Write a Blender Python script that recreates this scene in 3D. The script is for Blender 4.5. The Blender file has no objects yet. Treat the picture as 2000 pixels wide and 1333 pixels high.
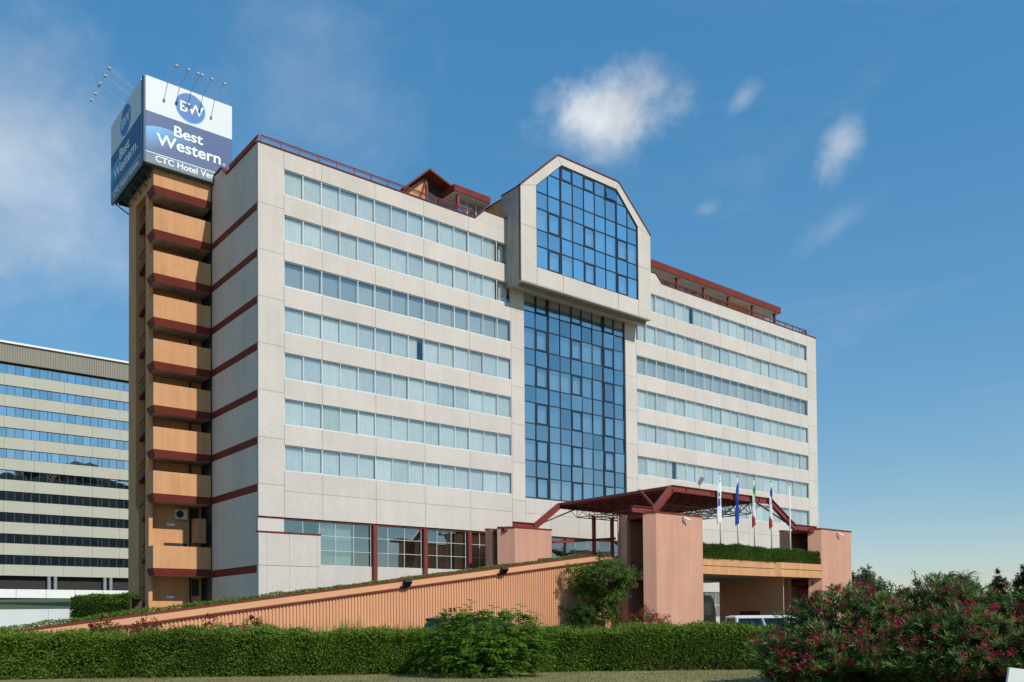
import bpy, math, random
import numpy as np
from mathutils import Vector, Matrix
random.seed(7); RNG = np.random.default_rng(11)
S = bpy.context.scene
COL = S.collection
rad = math.radians

# ------------------------------------------------------------------ camera
cd = bpy.data.cameras.new('camera'); cam = bpy.data.objects.new('camera', cd); COL.objects.link(cam)
cd.sensor_width = 36.0; cd.sensor_fit = 'HORIZONTAL'
cd.lens = 1696.76 / 2000 * 36
cd.shift_y = (1166.8 - 666.5) / 2000; cd.shift_x = 0.0
cd.clip_end = 5000
cam.location = (0, 0, 1.65)
_p, _r = 0.0229131, 0.0082138
cp, sp, cr, sr = math.cos(_p), math.sin(_p), math.cos(_r), math.sin(_r)
RW = Matrix(((1,0,0),(0,cp,-sp),(0,sp,cp))) @ Matrix(((cr,0,sr),(0,1,0),(-sr,0,cr)))   # cols: right, forward, up
cam.rotation_euler = Matrix(((RW[0][0], RW[0][2], -RW[0][1]), (RW[1][0], RW[1][2], -RW[1][1]), (RW[2][0], RW[2][2], -RW[2][1]))).to_euler()
S.camera = cam

# ------------------------------------------------------------------ sun and sky
SUN_EL = rad(41.0)
hx, hy = 0.731, -0.683                      # horizontal direction towards the sun
sd = Vector((hx*math.cos(SUN_EL), hy*math.cos(SUN_EL), math.sin(SUN_EL))).normalized()
sl = bpy.data.lights.new('sun', 'SUN'); sl.energy = 3.15; sl.angle = rad(0.53); sl.color = (1.0, 0.94, 0.85)
so = bpy.data.objects.new('sun', sl); COL.objects.link(so)
so.rotation_euler = (-sd).to_track_quat('-Z', 'Y').to_euler(); so.location = (60, -60, 80)
w = bpy.data.worlds.new('World'); S.world = w; w.use_nodes = True
nt = w.node_tree; N = nt.nodes; LK = nt.links; N.clear()
def wn(t, **k):
    n = N.new(t)
    for a, b in k.items(): setattr(n, a, b)
    return n
sky = wn('ShaderNodeTexSky'); sky.sky_type = 'NISHITA'; sky.sun_disc = False
sky.sun_elevation = SUN_EL; sky.sun_rotation = math.atan2(hx, hy)
sky.altitude = 60; sky.air_density = 1.3; sky.dust_density = 0.0; sky.ozone_density = 8.5
bg = wn('ShaderNodeBackground'); bg.inputs[1].default_value = 0.15
gm = wn('ShaderNodeGamma'); gm.inputs[1].default_value = 0.46; hs = wn('ShaderNodeHueSaturation'); hs.inputs['Saturation'].default_value = 1.72; hs.inputs['Value'].default_value = 1.5
LK.new(sky.outputs[0], gm.inputs[0]); LK.new(gm.outputs[0], hs.inputs['Color']); LK.new(hs.outputs[0], bg.inputs[0])
tc = wn('ShaderNodeTexCoord'); DIR = tc.outputs['Generated']
def math_(op, a, b=None, clamp=False):
    n = wn('ShaderNodeMath', operation=op, use_clamp=clamp)
    for i, v in enumerate((a, b)):
        if v is None: continue
        if isinstance(v, (int, float)): n.inputs[i].default_value = v
        else: LK.new(v, n.inputs[i])
    return n.outputs[0]
def noise_(scale, detail, rough, vec, dist=0.0):
    n = wn('ShaderNodeTexNoise'); n.inputs['Scale'].default_value = scale; n.inputs['Detail'].default_value = detail
    n.inputs['Roughness'].default_value = rough; n.inputs['Distortion'].default_value = dist; LK.new(vec, n.inputs['Vector'])
    return n.outputs['Fac']
def dot_(v):
    n = wn('ShaderNodeVectorMath', operation='DOT_PRODUCT'); LK.new(DIR, n.inputs[0]); n.inputs[1].default_value = v
    return n.outputs['Value']
n_fine = noise_(18, 9, .62, DIR, .25); n_mid = noise_(6.5, 5, .55, DIR, .2)
def smooth(x, lo, hi):
    n = wn('ShaderNodeMapRange', interpolation_type='SMOOTHSTEP'); LK.new(x, n.inputs[0])
    n.inputs[1].default_value = lo; n.inputs[2].default_value = hi
    return n.outputs[0]
def blob(c, ra, rb, tilt, k, lo, hi, amount):
    c = Vector(c).normalized(); r = c.cross(Vector((0,0,1))).normalized(); u = r.cross(c)
    a = r*math.cos(tilt) + u*math.sin(tilt); b = -r*math.sin(tilt) + u*math.cos(tilt)
    da = math_('DIVIDE', dot_(a), ra); db = math_('DIVIDE', dot_(b), rb)
    r2 = math_('ADD', math_('MULTIPLY', da, da), math_('MULTIPLY', db, db))
    front = math_('GREATER_THAN', dot_(c), 0.5)
    d = math_('SUBTRACT', 1.0, math_('POWER', r2, 0.5))
    nn = math_('ADD', math_('MULTIPLY', math_('SUBTRACT', n_fine, .5), k), math_('MULTIPLY', math_('SUBTRACT', n_mid, .5), k*1.2))
    return math_('MULTIPLY', math_('MULTIPLY', smooth(math_('ADD', d, nn), lo, hi), amount), front)
masks = [blob((.0995,.861,.5015), .094, .052, -.06, 1.15, -.02, .95, .95),
         blob((.228,.834,.503), .027, .014, .6, 1.5, .0, 1.3, .36),
         blob((.3213,.834,.450), .042, .026, .85, 1.6, .0, 1.25, .62),
         blob((.325,.862,.388), .07, .02, .5, 1.3, .0, 1.5, .22),
         blob((.2037,.8854,.4178), .018, .009, .2, 1.6, .0, 1.2, .22),
         blob((-.475,.78,.425), .20, .14, -.5, .9, -.2, 1.2, .55),
         blob((-.19,.83,.52), .14, .12, .6, 1.6, -.05, 1.5, .16)]
# thin high cloud all over the sky
mp = wn('ShaderNodeMapping'); LK.new(DIR, mp.inputs[0]); mp.inputs['Scale'].default_value = (1.0, 2.2, 4.0)
cir = smooth(noise_(2.6, 6, .6, mp.outputs[0], .6), .5, .95)
masks.append(math_('MULTIPLY', cir, .2))
tot = masks[0]
for m_ in masks[1:]:
    tot = math_('SUBTRACT', math_('ADD', tot, m_), math_('MULTIPLY', tot, m_))
sep = wn('ShaderNodeSeparateXYZ'); LK.new(DIR, sep.inputs[0])
tot = math_('MULTIPLY', tot, smooth(sep.outputs[2], -.02, .06), True)
cb = wn('ShaderNodeBackground'); cb.inputs[0].default_value = (.80, .84, .88, 1); cb.inputs[1].default_value = .82
LK.new(math_('ADD', .60, math_('MULTIPLY', smooth(noise_(11, 6, .6, DIR, .4), .3, .7), .24)), cb.inputs[1])
mx = wn('ShaderNodeMixShader'); LK.new(tot, mx.inputs[0]); LK.new(bg.outputs[0], mx.inputs[1]); LK.new(cb.outputs[0], mx.inputs[2])
wo = wn('ShaderNodeOutputWorld'); LK.new(mx.outputs[0], wo.inputs[0])
S.view_settings.view_transform = 'Standard'; S.view_settings.look = 'None'
S.view_settings.exposure = 0.35; S.view_settings.gamma = 1.0; S.view_settings.use_curve_mapping = False
S.render.engine = 'CYCLES'
S.cycles.max_bounces = 8; S.cycles.transparent_max_bounces = 16

# ------------------------------------------------------------------ materials
def mat(name, col, rough=.8, var=.12, scale=1.5, bump=0.0, bscale=30, metal=0.0, streak=0.0, spec=.4, fine=0.0, orand=0.0):
    m = bpy.data.materials.new(name); m.use_nodes = True; t = m.node_tree; n = t.nodes; l = t.links
    b = n['Principled BSDF']; b.inputs['Roughness'].default_value = rough; b.inputs['Metallic'].default_value = metal
    b.inputs['Specular IOR Level'].default_value = spec
    g = n.new('ShaderNodeNewGeometry')
    no = n.new('ShaderNodeTexNoise'); no.inputs['Scale'].default_value = scale; no.inputs['Detail'].default_value = 6
    l.new(g.outputs['Position'], no.inputs['Vector'])
    mr = n.new('ShaderNodeMapRange'); l.new(no.outputs['Fac'], mr.inputs[0])
    mr.inputs[1].default_value = .25; mr.inputs[2].default_value = .75; mr.inputs[3].default_value = 1-var; mr.inputs[4].default_value = 1+var
    fac = mr.outputs[0]
    if streak:
        mpp = n.new('ShaderNodeMapping'); mpp.inputs['Scale'].default_value = (2.2, 2.2, .12); l.new(g.outputs['Position'], mpp.inputs[0])
        n2 = n.new('ShaderNodeTexNoise'); n2.inputs['Scale'].default_value = 1.0; n2.inputs['Detail'].default_value = 5; l.new(mpp.outputs[0], n2.inputs['Vector'])
        r2 = n.new('ShaderNodeMapRange'); l.new(n2.outputs['Fac'], r2.inputs[0]); r2.inputs[1].default_value = .35; r2.inputs[2].default_value = .75
        r2.inputs[3].default_value = 1.0; r2.inputs[4].default_value = 1-streak
        mm = n.new('ShaderNodeMath'); mm.operation = 'MULTIPLY'; l.new(fac, mm.inputs[0]); l.new(r2.outputs[0], mm.inputs[1]); fac = mm.outputs[0]
    if fine:
        n3 = n.new('ShaderNodeTexNoise'); n3.inputs['Scale'].default_value = 14; n3.inputs['Detail'].default_value = 3; l.new(g.outputs['Position'], n3.inputs['Vector'])
        r3 = n.new('ShaderNodeMapRange'); l.new(n3.outputs['Fac'], r3.inputs[0]); r3.inputs[1].default_value = .3; r3.inputs[2].default_value = .7
        r3.inputs[3].default_value = 1-fine; r3.inputs[4].default_value = 1+fine
        m3 = n.new('ShaderNodeMath'); m3.operation = 'MULTIPLY'; l.new(fac, m3.inputs[0]); l.new(r3.outputs[0], m3.inputs[1]); fac = m3.outputs[0]
    if orand:
        oi = n.new('ShaderNodeObjectInfo'); r5 = n.new('ShaderNodeMapRange'); l.new(oi.outputs['Random'], r5.inputs[0]); r5.inputs[3].default_value = 1-orand; r5.inputs[4].default_value = 1+orand
        m5 = n.new('ShaderNodeMath'); m5.operation = 'MULTIPLY'; l.new(fac, m5.inputs[0]); l.new(r5.outputs[0], m5.inputs[1]); fac = m5.outputs[0]
    vm = n.new('ShaderNodeVectorMath'); vm.operation = 'SCALE'; vm.inputs[0].default_value = col; l.new(fac, vm.inputs['Scale'])
    l.new(vm.outputs[0], b.inputs['Base Color'])
    if bump:
        n4 = n.new('ShaderNodeTexNoise'); n4.inputs['Scale'].default_value = bscale; n4.inputs['Detail'].default_value = 4; l.new(g.outputs['Position'], n4.inputs['Vector'])
        bm = n.new('ShaderNodeBump'); bm.inputs['Strength'].default_value = bump; bm.inputs['Distance'].default_value = .02
        l.new(n4.outputs['Fac'], bm.inputs['Height']); l.new(bm.outputs[0], b.inputs['Normal'])
    return m
def glassmat(name, tint, refl, base, fres=.55, rough=.015, wob=0.0):
    m = bpy.data.materials.new(name); m.use_nodes = True; t = m.node_tree; n = t.nodes; l = t.links; n.clear()
    o = n.new('ShaderNodeOutputMaterial'); tr = n.new('ShaderNodeBsdfTransparent'); tr.inputs[0].default_value = (*tint, 1)
    gl = n.new('ShaderNodeBsdfGlossy'); gl.inputs['Color'].default_value = (*refl, 1); gl.inputs['Roughness'].default_value = rough
    lw = n.new('ShaderNodeLayerWeight'); lw.inputs['Blend'].default_value = .35
    mr = n.new('ShaderNodeMapRange'); l.new(lw.outputs['Fresnel'], mr.inputs[0]); mr.inputs[3].default_value = base; mr.inputs[4].default_value = base+fres
    oi = n.new('ShaderNodeObjectInfo'); r6 = n.new('ShaderNodeMapRange'); l.new(oi.outputs['Random'], r6.inputs[0]); r6.inputs[3].default_value = .84; r6.inputs[4].default_value = 1.12
    m6 = n.new('ShaderNodeMath'); m6.operation = 'MULTIPLY'; l.new(mr.outputs[0], m6.inputs[0]); l.new(r6.outputs[0], m6.inputs[1])
    mx = n.new('ShaderNodeMixShader'); l.new(m6.outputs[0], mx.inputs[0]); l.new(tr.outputs[0], mx.inputs[1]); l.new(gl.outputs[0], mx.inputs[2])
    if wob:
        g = n.new('ShaderNodeNewGeometry'); no = n.new('ShaderNodeTexNoise'); no.inputs['Scale'].default_value = .45; no.inputs['Detail'].default_value = 1
        l.new(g.outputs['Position'], no.inputs['Vector']); bm = n.new('ShaderNodeBump'); bm.inputs['Strength'].default_value = wob; bm.inputs['Distance'].default_value = .05
        l.new(no.outputs['Fac'], bm.inputs['Height']); l.new(bm.outputs[0], gl.inputs['Normal'])
    l.new(mx.outputs[0], o.inputs[0]); return m
def glassbox(x1, y1, z1, m, name, front=2):
    b = MB().box(0,x1,0,y1,0,z1); b.mi = [1]*6; b.mi[front] = 0
    return b.mesh(name, [m, M['clear']])
def leafmat(name, c0, c1, trans=.35, rough=.5):
    m = bpy.data.materials.new(name); m.use_nodes = True; t = m.node_tree; n = t.nodes; l = t.links
    b = n['Principled BSDF']; b.inputs['Roughness'].default_value = rough; b.inputs['Specular IOR Level'].default_value = .14
    at = n.new('ShaderNodeAttribute'); at.attribute_name = 'tint'
    r = n.new('ShaderNodeMix'); r.data_type = 'RGBA'; l.new(at.outputs['Fac'], r.inputs['Factor']); r.inputs['A'].default_value = (*c0, 1); r.inputs['B'].default_value = (*c1, 1)
    l.new(r.outputs['Result'], b.inputs['Base Color'])
    ts = n.new('ShaderNodeBsdfTranslucent'); l.new(r.outputs['Result'], ts.inputs[0])
    mx = n.new('ShaderNodeMixShader'); mx.inputs[0].default_value = trans; l.new(b.outputs[0], mx.inputs[1]); l.new(ts.outputs[0], mx.inputs[2])
    l.new(mx.outputs[0], n['Material Output'].inputs[0]); return m
M = {}
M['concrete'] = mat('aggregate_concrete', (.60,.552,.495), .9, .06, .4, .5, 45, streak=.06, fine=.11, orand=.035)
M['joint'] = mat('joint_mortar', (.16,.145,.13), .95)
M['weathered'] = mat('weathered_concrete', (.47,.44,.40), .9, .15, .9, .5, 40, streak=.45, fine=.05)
M['red'] = mat('oxide_red_paint', (.165,.031,.022), .7, .12, .8, spec=.2)
M['redmetal'] = mat('red_painted_steel', (.20,.037,.028), .5, .12, .8, spec=.35)
M['orange'] = mat('ochre_render', (.62,.325,.155), .9, .08, .7, .15, 40, streak=.20)
M['pink'] = mat('pink_render', (.57,.305,.215), .9, .08, .4, .15, 40, streak=.15)
M['sheet'] = mat('ochre_sheet_metal', (.63,.325,.175), .6, .05, .5, spec=.3)
M['coping'] = mat('ochre_coping', (.62,.33,.17), .8, .06, .6)
M['white'] = mat('white_paint', (.80,.80,.78), .5, .03)
M['frame'] = mat('pale_aluminium', (.62,.63,.60), .45, .04, spec=.5)
M['navy'] = mat('navy_aluminium', (.018,.026,.042), .4, .1, spec=.5)
M['dark'] = mat('dark_interior', (.035,.033,.032), .9)
M['interior'] = mat('room_interior', (.20,.19,.17), .9, .2, .4)
M['black'] = mat('black_rubber', (.02,.02,.02), .7)
M['lampgrey'] = mat('lamp_grey', (.32,.33,.34), .5, .1)
M['steel'] = mat('galvanised_steel', (.42,.43,.44), .4, .1, metal=.6)
M['curtain'] = mat('white_net_curtain', (.90,.91,.92), .95, .05, 2)
M['curtain2'] = mat('cream_curtain', (.86,.86,.83), .95, .05, 2)
M['sky_tone_sheet'] = mat('sky_tone_grey', (.58,.62,.66), .9, .05, .8)
M['brown'] = mat('brown_curtain', (.20,.12,.05), .95, .15, 2)
_c = bpy.data.materials.new('clear_glass_body'); _c.use_nodes = True; _n = _c.node_tree.nodes; _n.clear()
_o = _n.new('ShaderNodeOutputMaterial'); _t = _n.new('ShaderNodeBsdfTransparent'); _t.inputs[0].default_value = (.98,.99,.985,1); _c.node_tree.links.new(_t.outputs[0], _o.inputs[0])
M['clear'] = _c
M['glass'] = glassmat('silver_green_glass', (.935,.99,.975), (.92,.98,1.0), .16, .45, wob=.25)
M['blueglass'] = glassmat('blue_mirror_glass', (.62,.78,.88), (.88,.96,1.0), .52, .36, wob=.25)
M['gfglass'] = glassmat('clear_green_glass', (.72,.82,.76), (.85,.95,.95), .30, .5, wob=.5)
M['nbglass'] = glassmat('office_mirror_glass', (.14,.16,.17), (.9,.95,.98), .74, .25, wob=.3)
M['railglass'] = glassmat('rail_glass', (.8,.85,.9), (.9,.95,1), .12, .5)
M['carglass'] = glassmat('car_glass', (.10,.12,.13), (.9,.95,1), .04, .6)
M['nbpanel'] = mat('beige_office_panel', (.46,.445,.36), .7, .04, .3)
M['nbfascia'] = mat('ribbed_brown_fascia', (.25,.23,.185), .6, .06, .3)
M['nbframe'] = mat('dark_office_frame', (.06,.065,.07), .5)
M['grass'] = mat('dry_lawn_soil', (.215,.185,.075), 1.0, .35, .8, .6, 12, fine=.3)
M['lawn'] = mat('green_lawn', (.055,.095,.025), 1.0, .25, .6, .5, 8, fine=.25)
M['asphalt'] = mat('asphalt', (.055,.055,.057), .95, .2, .6, .3, 60)
M['soil'] = mat('soil', (.07,.05,.035), 1.0, .3, 2)
M['bark'] = mat('bark', (.11,.085,.06), .95, .3, 4, .6, 20)
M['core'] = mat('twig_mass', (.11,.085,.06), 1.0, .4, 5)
M['signwhite'] = mat('sign_print_white', (.64,.68,.70), .45, .02)
M['signband'] = mat('sign_print_indigo', (.040,.088,.225), .45, .02)
M['signstrip'] = mat('sign_print_slate', (.14,.20,.25), .45, .02)
M['signblue'] = mat('sign_print_blue', (.03,.15,.42), .4, .15, .5)
M['signcyan'] = mat('sign_print_cyan', (.03,.32,.68), .4, .05)
M['signtext'] = mat('sign_print_lettering', (.78,.84,.86), .45, .02)
M['signedge'] = mat('sign_frame_blue', (.03,.09,.15), .5)
M['carwhite'] = mat('white_car_paint', (.78,.80,.84), .25, .02, spec=.6)
M['cardark'] = mat('dark_green_car_paint', (.008,.016,.017), .35, .05, spec=.3)
M['coach'] = mat('dark_blue_coach_paint', (.012,.018,.032), .2, .05, spec=.6)
M['redlamp'] = mat('red_lamp_lens', (.35,.02,.02), .3)
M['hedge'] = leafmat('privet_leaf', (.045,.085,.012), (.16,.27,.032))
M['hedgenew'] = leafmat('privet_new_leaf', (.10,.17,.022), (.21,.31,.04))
M['box'] = leafmat('box_leaf', (.020,.050,.010), (.07,.135,.018))
M['boxlight'] = leafmat('planter_box_leaf', (.030,.070,.012), (.10,.19,.024))
M['treeleaf'] = leafmat('tree_leaf', (.045,.090,.018), (.16,.25,.05))
M['oleander'] = leafmat('oleander_leaf', (.030,.066,.012), (.17,.245,.06), .25, .45)
M['petal'] = leafmat('crimson_petal', (.22,.005,.032), (.52,.016,.095), .35)
M['redflower'] = leafmat('red_petal', (.20,.012,.018), (.36,.03,.05), .35)
M['ailanthus'] = leafmat('compound_leaf', (.055,.125,.012), (.16,.29,.028), .4)
M['fartree'] = leafmat('far_tree_leaf', (.035,.055,.020), (.085,.115,.040))
M['conifer'] = leafmat('conifer_needle', (.012,.024,.012), (.035,.055,.022))
M['palm'] = leafmat('palm_leaf', (.030,.045,.015), (.085,.105,.035), .2)
M['grassblade'] = leafmat('grass_blade', (.13,.135,.035), (.33,.28,.10), .3, .8)
def clothmat(name, cols):
    return [mat(name + '_' + str(i), c, .9, .04, 2) for i, c in enumerate(cols)]

# ------------------------------------------------------------------ helpers
BC = Vector((-17.5528514, 60.0606673, 0)); BA = math.atan2(.63126016, .77557115)   # hotel corner and heading
U = Vector((.77557115, .63126016, 0)); Wv = Vector((-.63126016, .77557115, 0))
def P(u, w, z): return BC + u*U + w*Wv + Vector((0,0,z))
class MB:
    def __init__(s): s.v = []; s.f = []; s.mi = []
    def quad(s, *p, mi=0):
        i = len(s.v); s.v += [tuple(q) for q in p]; s.f.append(tuple(range(i, i+len(p)))); s.mi.append(mi)
    def box(s, x0, x1, y0, y1, z0, z1, mi=0):
        i = len(s.v)
        s.v += [(x0,y0,z0),(x1,y0,z0),(x1,y1,z0),(x0,y1,z0),(x0,y0,z1),(x1,y0,z1),(x1,y1,z1),(x0,y1,z1)]
        s.f += [(i,i+3,i+2,i+1),(i+4,i+5,i+6,i+7),(i,i+1,i+5,i+4),(i+1,i+2,i+6,i+5),(i+2,i+3,i+7,i+6),(i+3,i,i+4,i+7)]; s.mi += [mi]*6
        return s
    def prism(s, poly, d, axis, mi=0):
        """poly: list of 3D points (planar), extruded by vector d"""
        n = len(poly); i = len(s.v); d = Vector(d)
        s.v += [tuple(p) for p in poly] + [tuple(Vector(p)+d) for p in poly]
        s.f.append(tuple(range(i, i+n))[::-1]); s.f.append(tuple(range(i+n, i+2*n)))
        for k in range(n): s.f.append((i+k, i+(k+1) % n, i+n+(k+1) % n, i+n+k))
        s.mi += [mi]*(n+2); return s
    def bar(s, a, b, w, h, mi=0, up=(0,0,1)):
        a = Vector(a); b = Vector(b); d = (b-a).normalized(); up = Vector(up)
        if abs(d.dot(up)) > .95: up = Vector((1,0,0))
        r = d.cross(up).normalized()*w/2; t = r.cross(d).normalized()*h/2
        s.prism([a-r-t, a+r-t, a+r+t, a-r+t], b-a, None, mi); return s
    def tube(s, a, b, r0, r1=None, n=6, mi=0):
        a = Vector(a); b = Vector(b); r1 = r0 if r1 is None else r1; d = (b-a).normalized()
        x = d.orthogonal().normalized(); y = d.cross(x); i = len(s.v)
        for p, r in ((a, r0), (b, r1)):
            for k in range(n):
                t = 2*math.pi*k/n; s.v.append(tuple(p + x*math.cos(t)*r + y*math.sin(t)*r))
        for k in range(n): s.f.append((i+k, i+(k+1) % n, i+n+(k+1) % n, i+n+k))
        s.f.append(tuple(range(i, i+n))[::-1]); s.f.append(tuple(range(i+n, i+2*n))); s.mi += [mi]*(n+2); return s
    def sphere(s, c, r, n=8, m=6, sc=(1,1,1), mi=0):
        i = len(s.v); c = Vector(c)
        for a in range(m+1):
            ph = math.pi*a/m
            for b in range(n):
                t = 2*math.pi*b/n
                s.v.append((c.x + r*sc[0]*math.sin(ph)*math.cos(t), c.y + r*sc[1]*math.sin(ph)*math.sin(t), c.z + r*sc[2]*math.cos(ph)))
        for a in range(m):
            for b in range(n):
                s.f.append((i+a*n+b, i+a*n+n+b, i+a*n+n+(b+1) % n, i+a*n+(b+1) % n)); s.mi.append(mi)
        return s
    def mesh(s, name, mats, smooth=False):
        me = bpy.data.meshes.new(name); me.from_pydata(s.v, [], s.f)
        for m in (mats if isinstance(mats, (list, tuple)) else [mats]): me.materials.append(m)
        me.polygons.foreach_set('material_index', s.mi)
        if smooth: me.polygons.foreach_set('use_smooth', [True]*len(s.f))
        me.update(); return me
    def build(s, name, mats, parent=None, loc=(0,0,0), smooth=False):
        return link(name, s.mesh(name, mats, smooth), parent, loc)
def link(name, me, parent=None, loc=(0,0,0), rot=(0,0,0)):
    o = bpy.data.objects.new(name, me); COL.objects.link(o); o.parent = parent; o.location = loc; o.rotation_euler = rot; return o
def tag(o, label, cat, group=None, kind=None):
    o['label'] = label; o['category'] = cat
    if group: o['group'] = group
    if kind: o['kind'] = kind
    return o
def thing(name, label, cat, loc=(0,0,0), rz=0.0, group=None):
    return tag(link(name, None, None, loc, (0,0,rz)), label, cat, group)
def struct(o): o['kind'] = 'structure'; return o
_bc = {}; GLS = ('clear_green_glass', 'office_mirror_glass', 'rail_glass')
def boxo(name, dx, dy, dz, m, parent, loc):
    """box with its min corner at loc; identical sizes share one mesh"""
    k = (round(dx,3), round(dy,3), round(dz,3), m.name)
    if k not in _bc: _bc[k] = glassbox(dx,dy,dz,m,name) if m.name in GLS else MB().box(0,dx,0,dy,0,dz).mesh(name, m)
    return link(name, _bc[k], parent, loc)
def npmesh(name, verts, nper, mat_, tint=None):
    """verts: (N, nper, 3) array, each row one polygon"""
    n = len(verts); me = bpy.data.meshes.new(name)
    me.vertices.add(n*nper); me.vertices.foreach_set('co', np.ascontiguousarray(verts, dtype=np.float32).ravel())
    me.loops.add(n*nper); me.loops.foreach_set('vertex_index', np.arange(n*nper, dtype=np.int32))
    me.polygons.add(n); me.polygons.foreach_set('loop_start', np.arange(0, n*nper, nper, dtype=np.int32))
    me.materials.append(mat_)
    me.update(calc_edges=True)
    a = me.attributes.new('tint', 'FLOAT', 'FACE')
    a.data.foreach_set('value', np.asarray(tint if tint is not None else RNG.random(n), dtype=np.float32))
    return me
def unit(a): return a/np.maximum(np.linalg.norm(a, axis=-1, keepdims=True), 1e-9)
def leaves(pos, axis, nrm, L, Wd, fold=.25):
    """kite-shaped leaves: pos (N,3) base, axis growth direction, nrm rough normal; L, Wd arrays"""
    axis = unit(axis); side = unit(np.cross(axis, nrm)); nn = np.cross(side, axis)
    L = np.asarray(L)[:,None]; Wd = np.asarray(Wd)[:,None]
    mid = pos + axis*L*.45
    return np.stack([pos, mid + side*Wd*.5 + nn*Wd*fold, pos + axis*L, mid - side*Wd*.5 + nn*Wd*fold], axis=1)
def sph(n): return unit(RNG.normal(size=(n,3)))

# ------------------------------------------------------------------ ground
g = MB(); g.quad((-1500,-300,0),(1500,-300,0),(1500,3000,0),(-1500,3000,0)); struct(g.build('ground', M['grass']))
g = MB(); g.quad((-60,27.6,.004),(45,27.6,.004),(60,40,.004),(-60,40,.004)); struct(g.build('road', M['asphalt']))
g = MB(); A = [P(-30,-13.4,.008), P(80,-21.5,.008), P(80,-.3,.008), P(-1,-.3,.008)]; g.quad(*A); struct(g.build('forecourt_pavement', M['asphalt']))

# ------------------------------------------------------------------ hotel
H = thing('hotel_building', 'large pale concrete hotel block with ribbon windows and a projecting glazed gable', 'building', BC, BA)
FZ = 3.295
ROWT = [33.75 - FZ*k for k in range(7)]; ROWB = [z - 1.86 for z in ROWT]
TOP = 35.05; HI = 35.95; SOFF = 8.82
LW = [1.94, 4.9, 9.36, 13.81, 18.27, 22.72]; RWN = [38.52 + 4.46*k for k in range(7)] + [68.36]
RWN = [38.52, 42.97, 47.43, 51.89, 56.40, 60.86, 65.37, 68.36]
GAP = .022
core = MB(); core.box(.6, 69.7, 1.6, 17.0, .02, 34.6); core.build('inner_core', M['interior'], H)
back = MB()
for a, b in ((.05, 24.2), (36.95, 70.25)):
    zs = [TOP-.05] + [z for k in range(7) for z in (ROWT[k], ROWB[k])] + [SOFF+.05]
    for k in range(0, len(zs), 2): back.box(a, b, .10, .30, zs[k+1]+.02, zs[k]-.02)
back.box(.05, 1.9, .11, .3, 9, TOP-.1); back.box(22.76, 24.18, .11, .3, 9, TOP-.1); back.box(36.99, 38.5, .11, .3, 9, TOP-.1); back.box(68.4, 70.2, .11, .3, 9, TOP-.1)
back.build('backing_wall', M['joint'], H)
def panel(u0, u1, z0, z1, m=M['concrete'], name='facade_panel'):
    return boxo(name, u1-u0-GAP, .15, z1-z0-GAP, m, H, (u0+GAP/2, -.05, z0+GAP/2))
bands = [(ROWT[0], TOP)] + [(ROWT[k+1], ROWB[k]) for k in range(6)] + [(10.69, ROWB[6]), (SOFF, 10.69)]
for z0, z1 in bands:
    for a, b in zip(LW[:-1], LW[1:]): panel(a, b, z0, z1)
    for a, b in zip(RWN[:-1], RWN[1:]): panel(a, b, z0, z1)
LEV = [30.84 - FZ*k for k in range(8)]
cz = [TOP] + LEV[:7] + [SOFF]
for k in range(len(cz)-1):
    panel(.0, 1.94, cz[k+1], cz[k])
    panel(68.36, 70.3, cz[k+1], cz[k])
cz2 = [TOP] + [28.2 - FZ*k for k in range(6)] + [SOFF]
for k in range(len(cz2)-1):
    panel(22.72, 24.2, cz2[k+1], cz2[k]); panel(36.95, 38.52, cz2[k+1], cz2[k])
for a, b in ((24.2, 27.15), (27.15, 30.58), (30.58, 34.0), (34.0, 36.95)):
    panel(a, b, 10.69, 12.03); panel(a, b, SOFF, 10.69)
# lower storeys below the right wing and behind the canopy
for a, b in zip([36.95]+RWN[1:-1], RWN[1:-1]+[70.3]):
    panel(a, b, 4.1, SOFF if a > 38 else SOFF); panel(a, b, .02, 1.45)
# high parapet ramps beside the projecting box
for poly in ([(18.93,TOP),(22.7,TOP),(22.7,HI),(19.9,HI)], [(38.5,TOP),(42.4,TOP),(41.45,HI-.08),(38.5,HI-.08)]):
    MB().prism([(u,-.05,z+.001) for u, z in poly], (0,.35,0), None).build('parapet_upstand', M['concrete'], H)
def coping(p, q, wdt=.42): MB().bar(p, q, wdt, .09).build('coping', M['red'], H)
coping((-.04,.1,TOP+.045), (18.9,.1,TOP+.045)); coping((18.9,.1,TOP+.045), (19.88,.1,HI+.045)); coping((19.88,.1,HI+.045), (22.3,.1,HI+.045))
coping((38.62,.1,HI-.035), (41.45,.1,HI-.035)); coping((41.45,.1,HI-.035), (42.38,.1,TOP+.045)); coping((42.38,.1,TOP+.045), (70.34,.1,TOP+.045))
coping((.1,.1,TOP+.047), (.1,5.7,TOP+.047)); coping((.1,5.7,TOP+.047), (.1,6.6,HI)); coping((.1,6.6,HI), (.1,8.8,HI))
coping((70.2,.1,TOP+.047), (70.2,17,TOP+.047))
rf = MB().box(.3, 70.0, .3, 17, 34.65, 34.75); rf.build('roof', M['weathered'], H)
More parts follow.
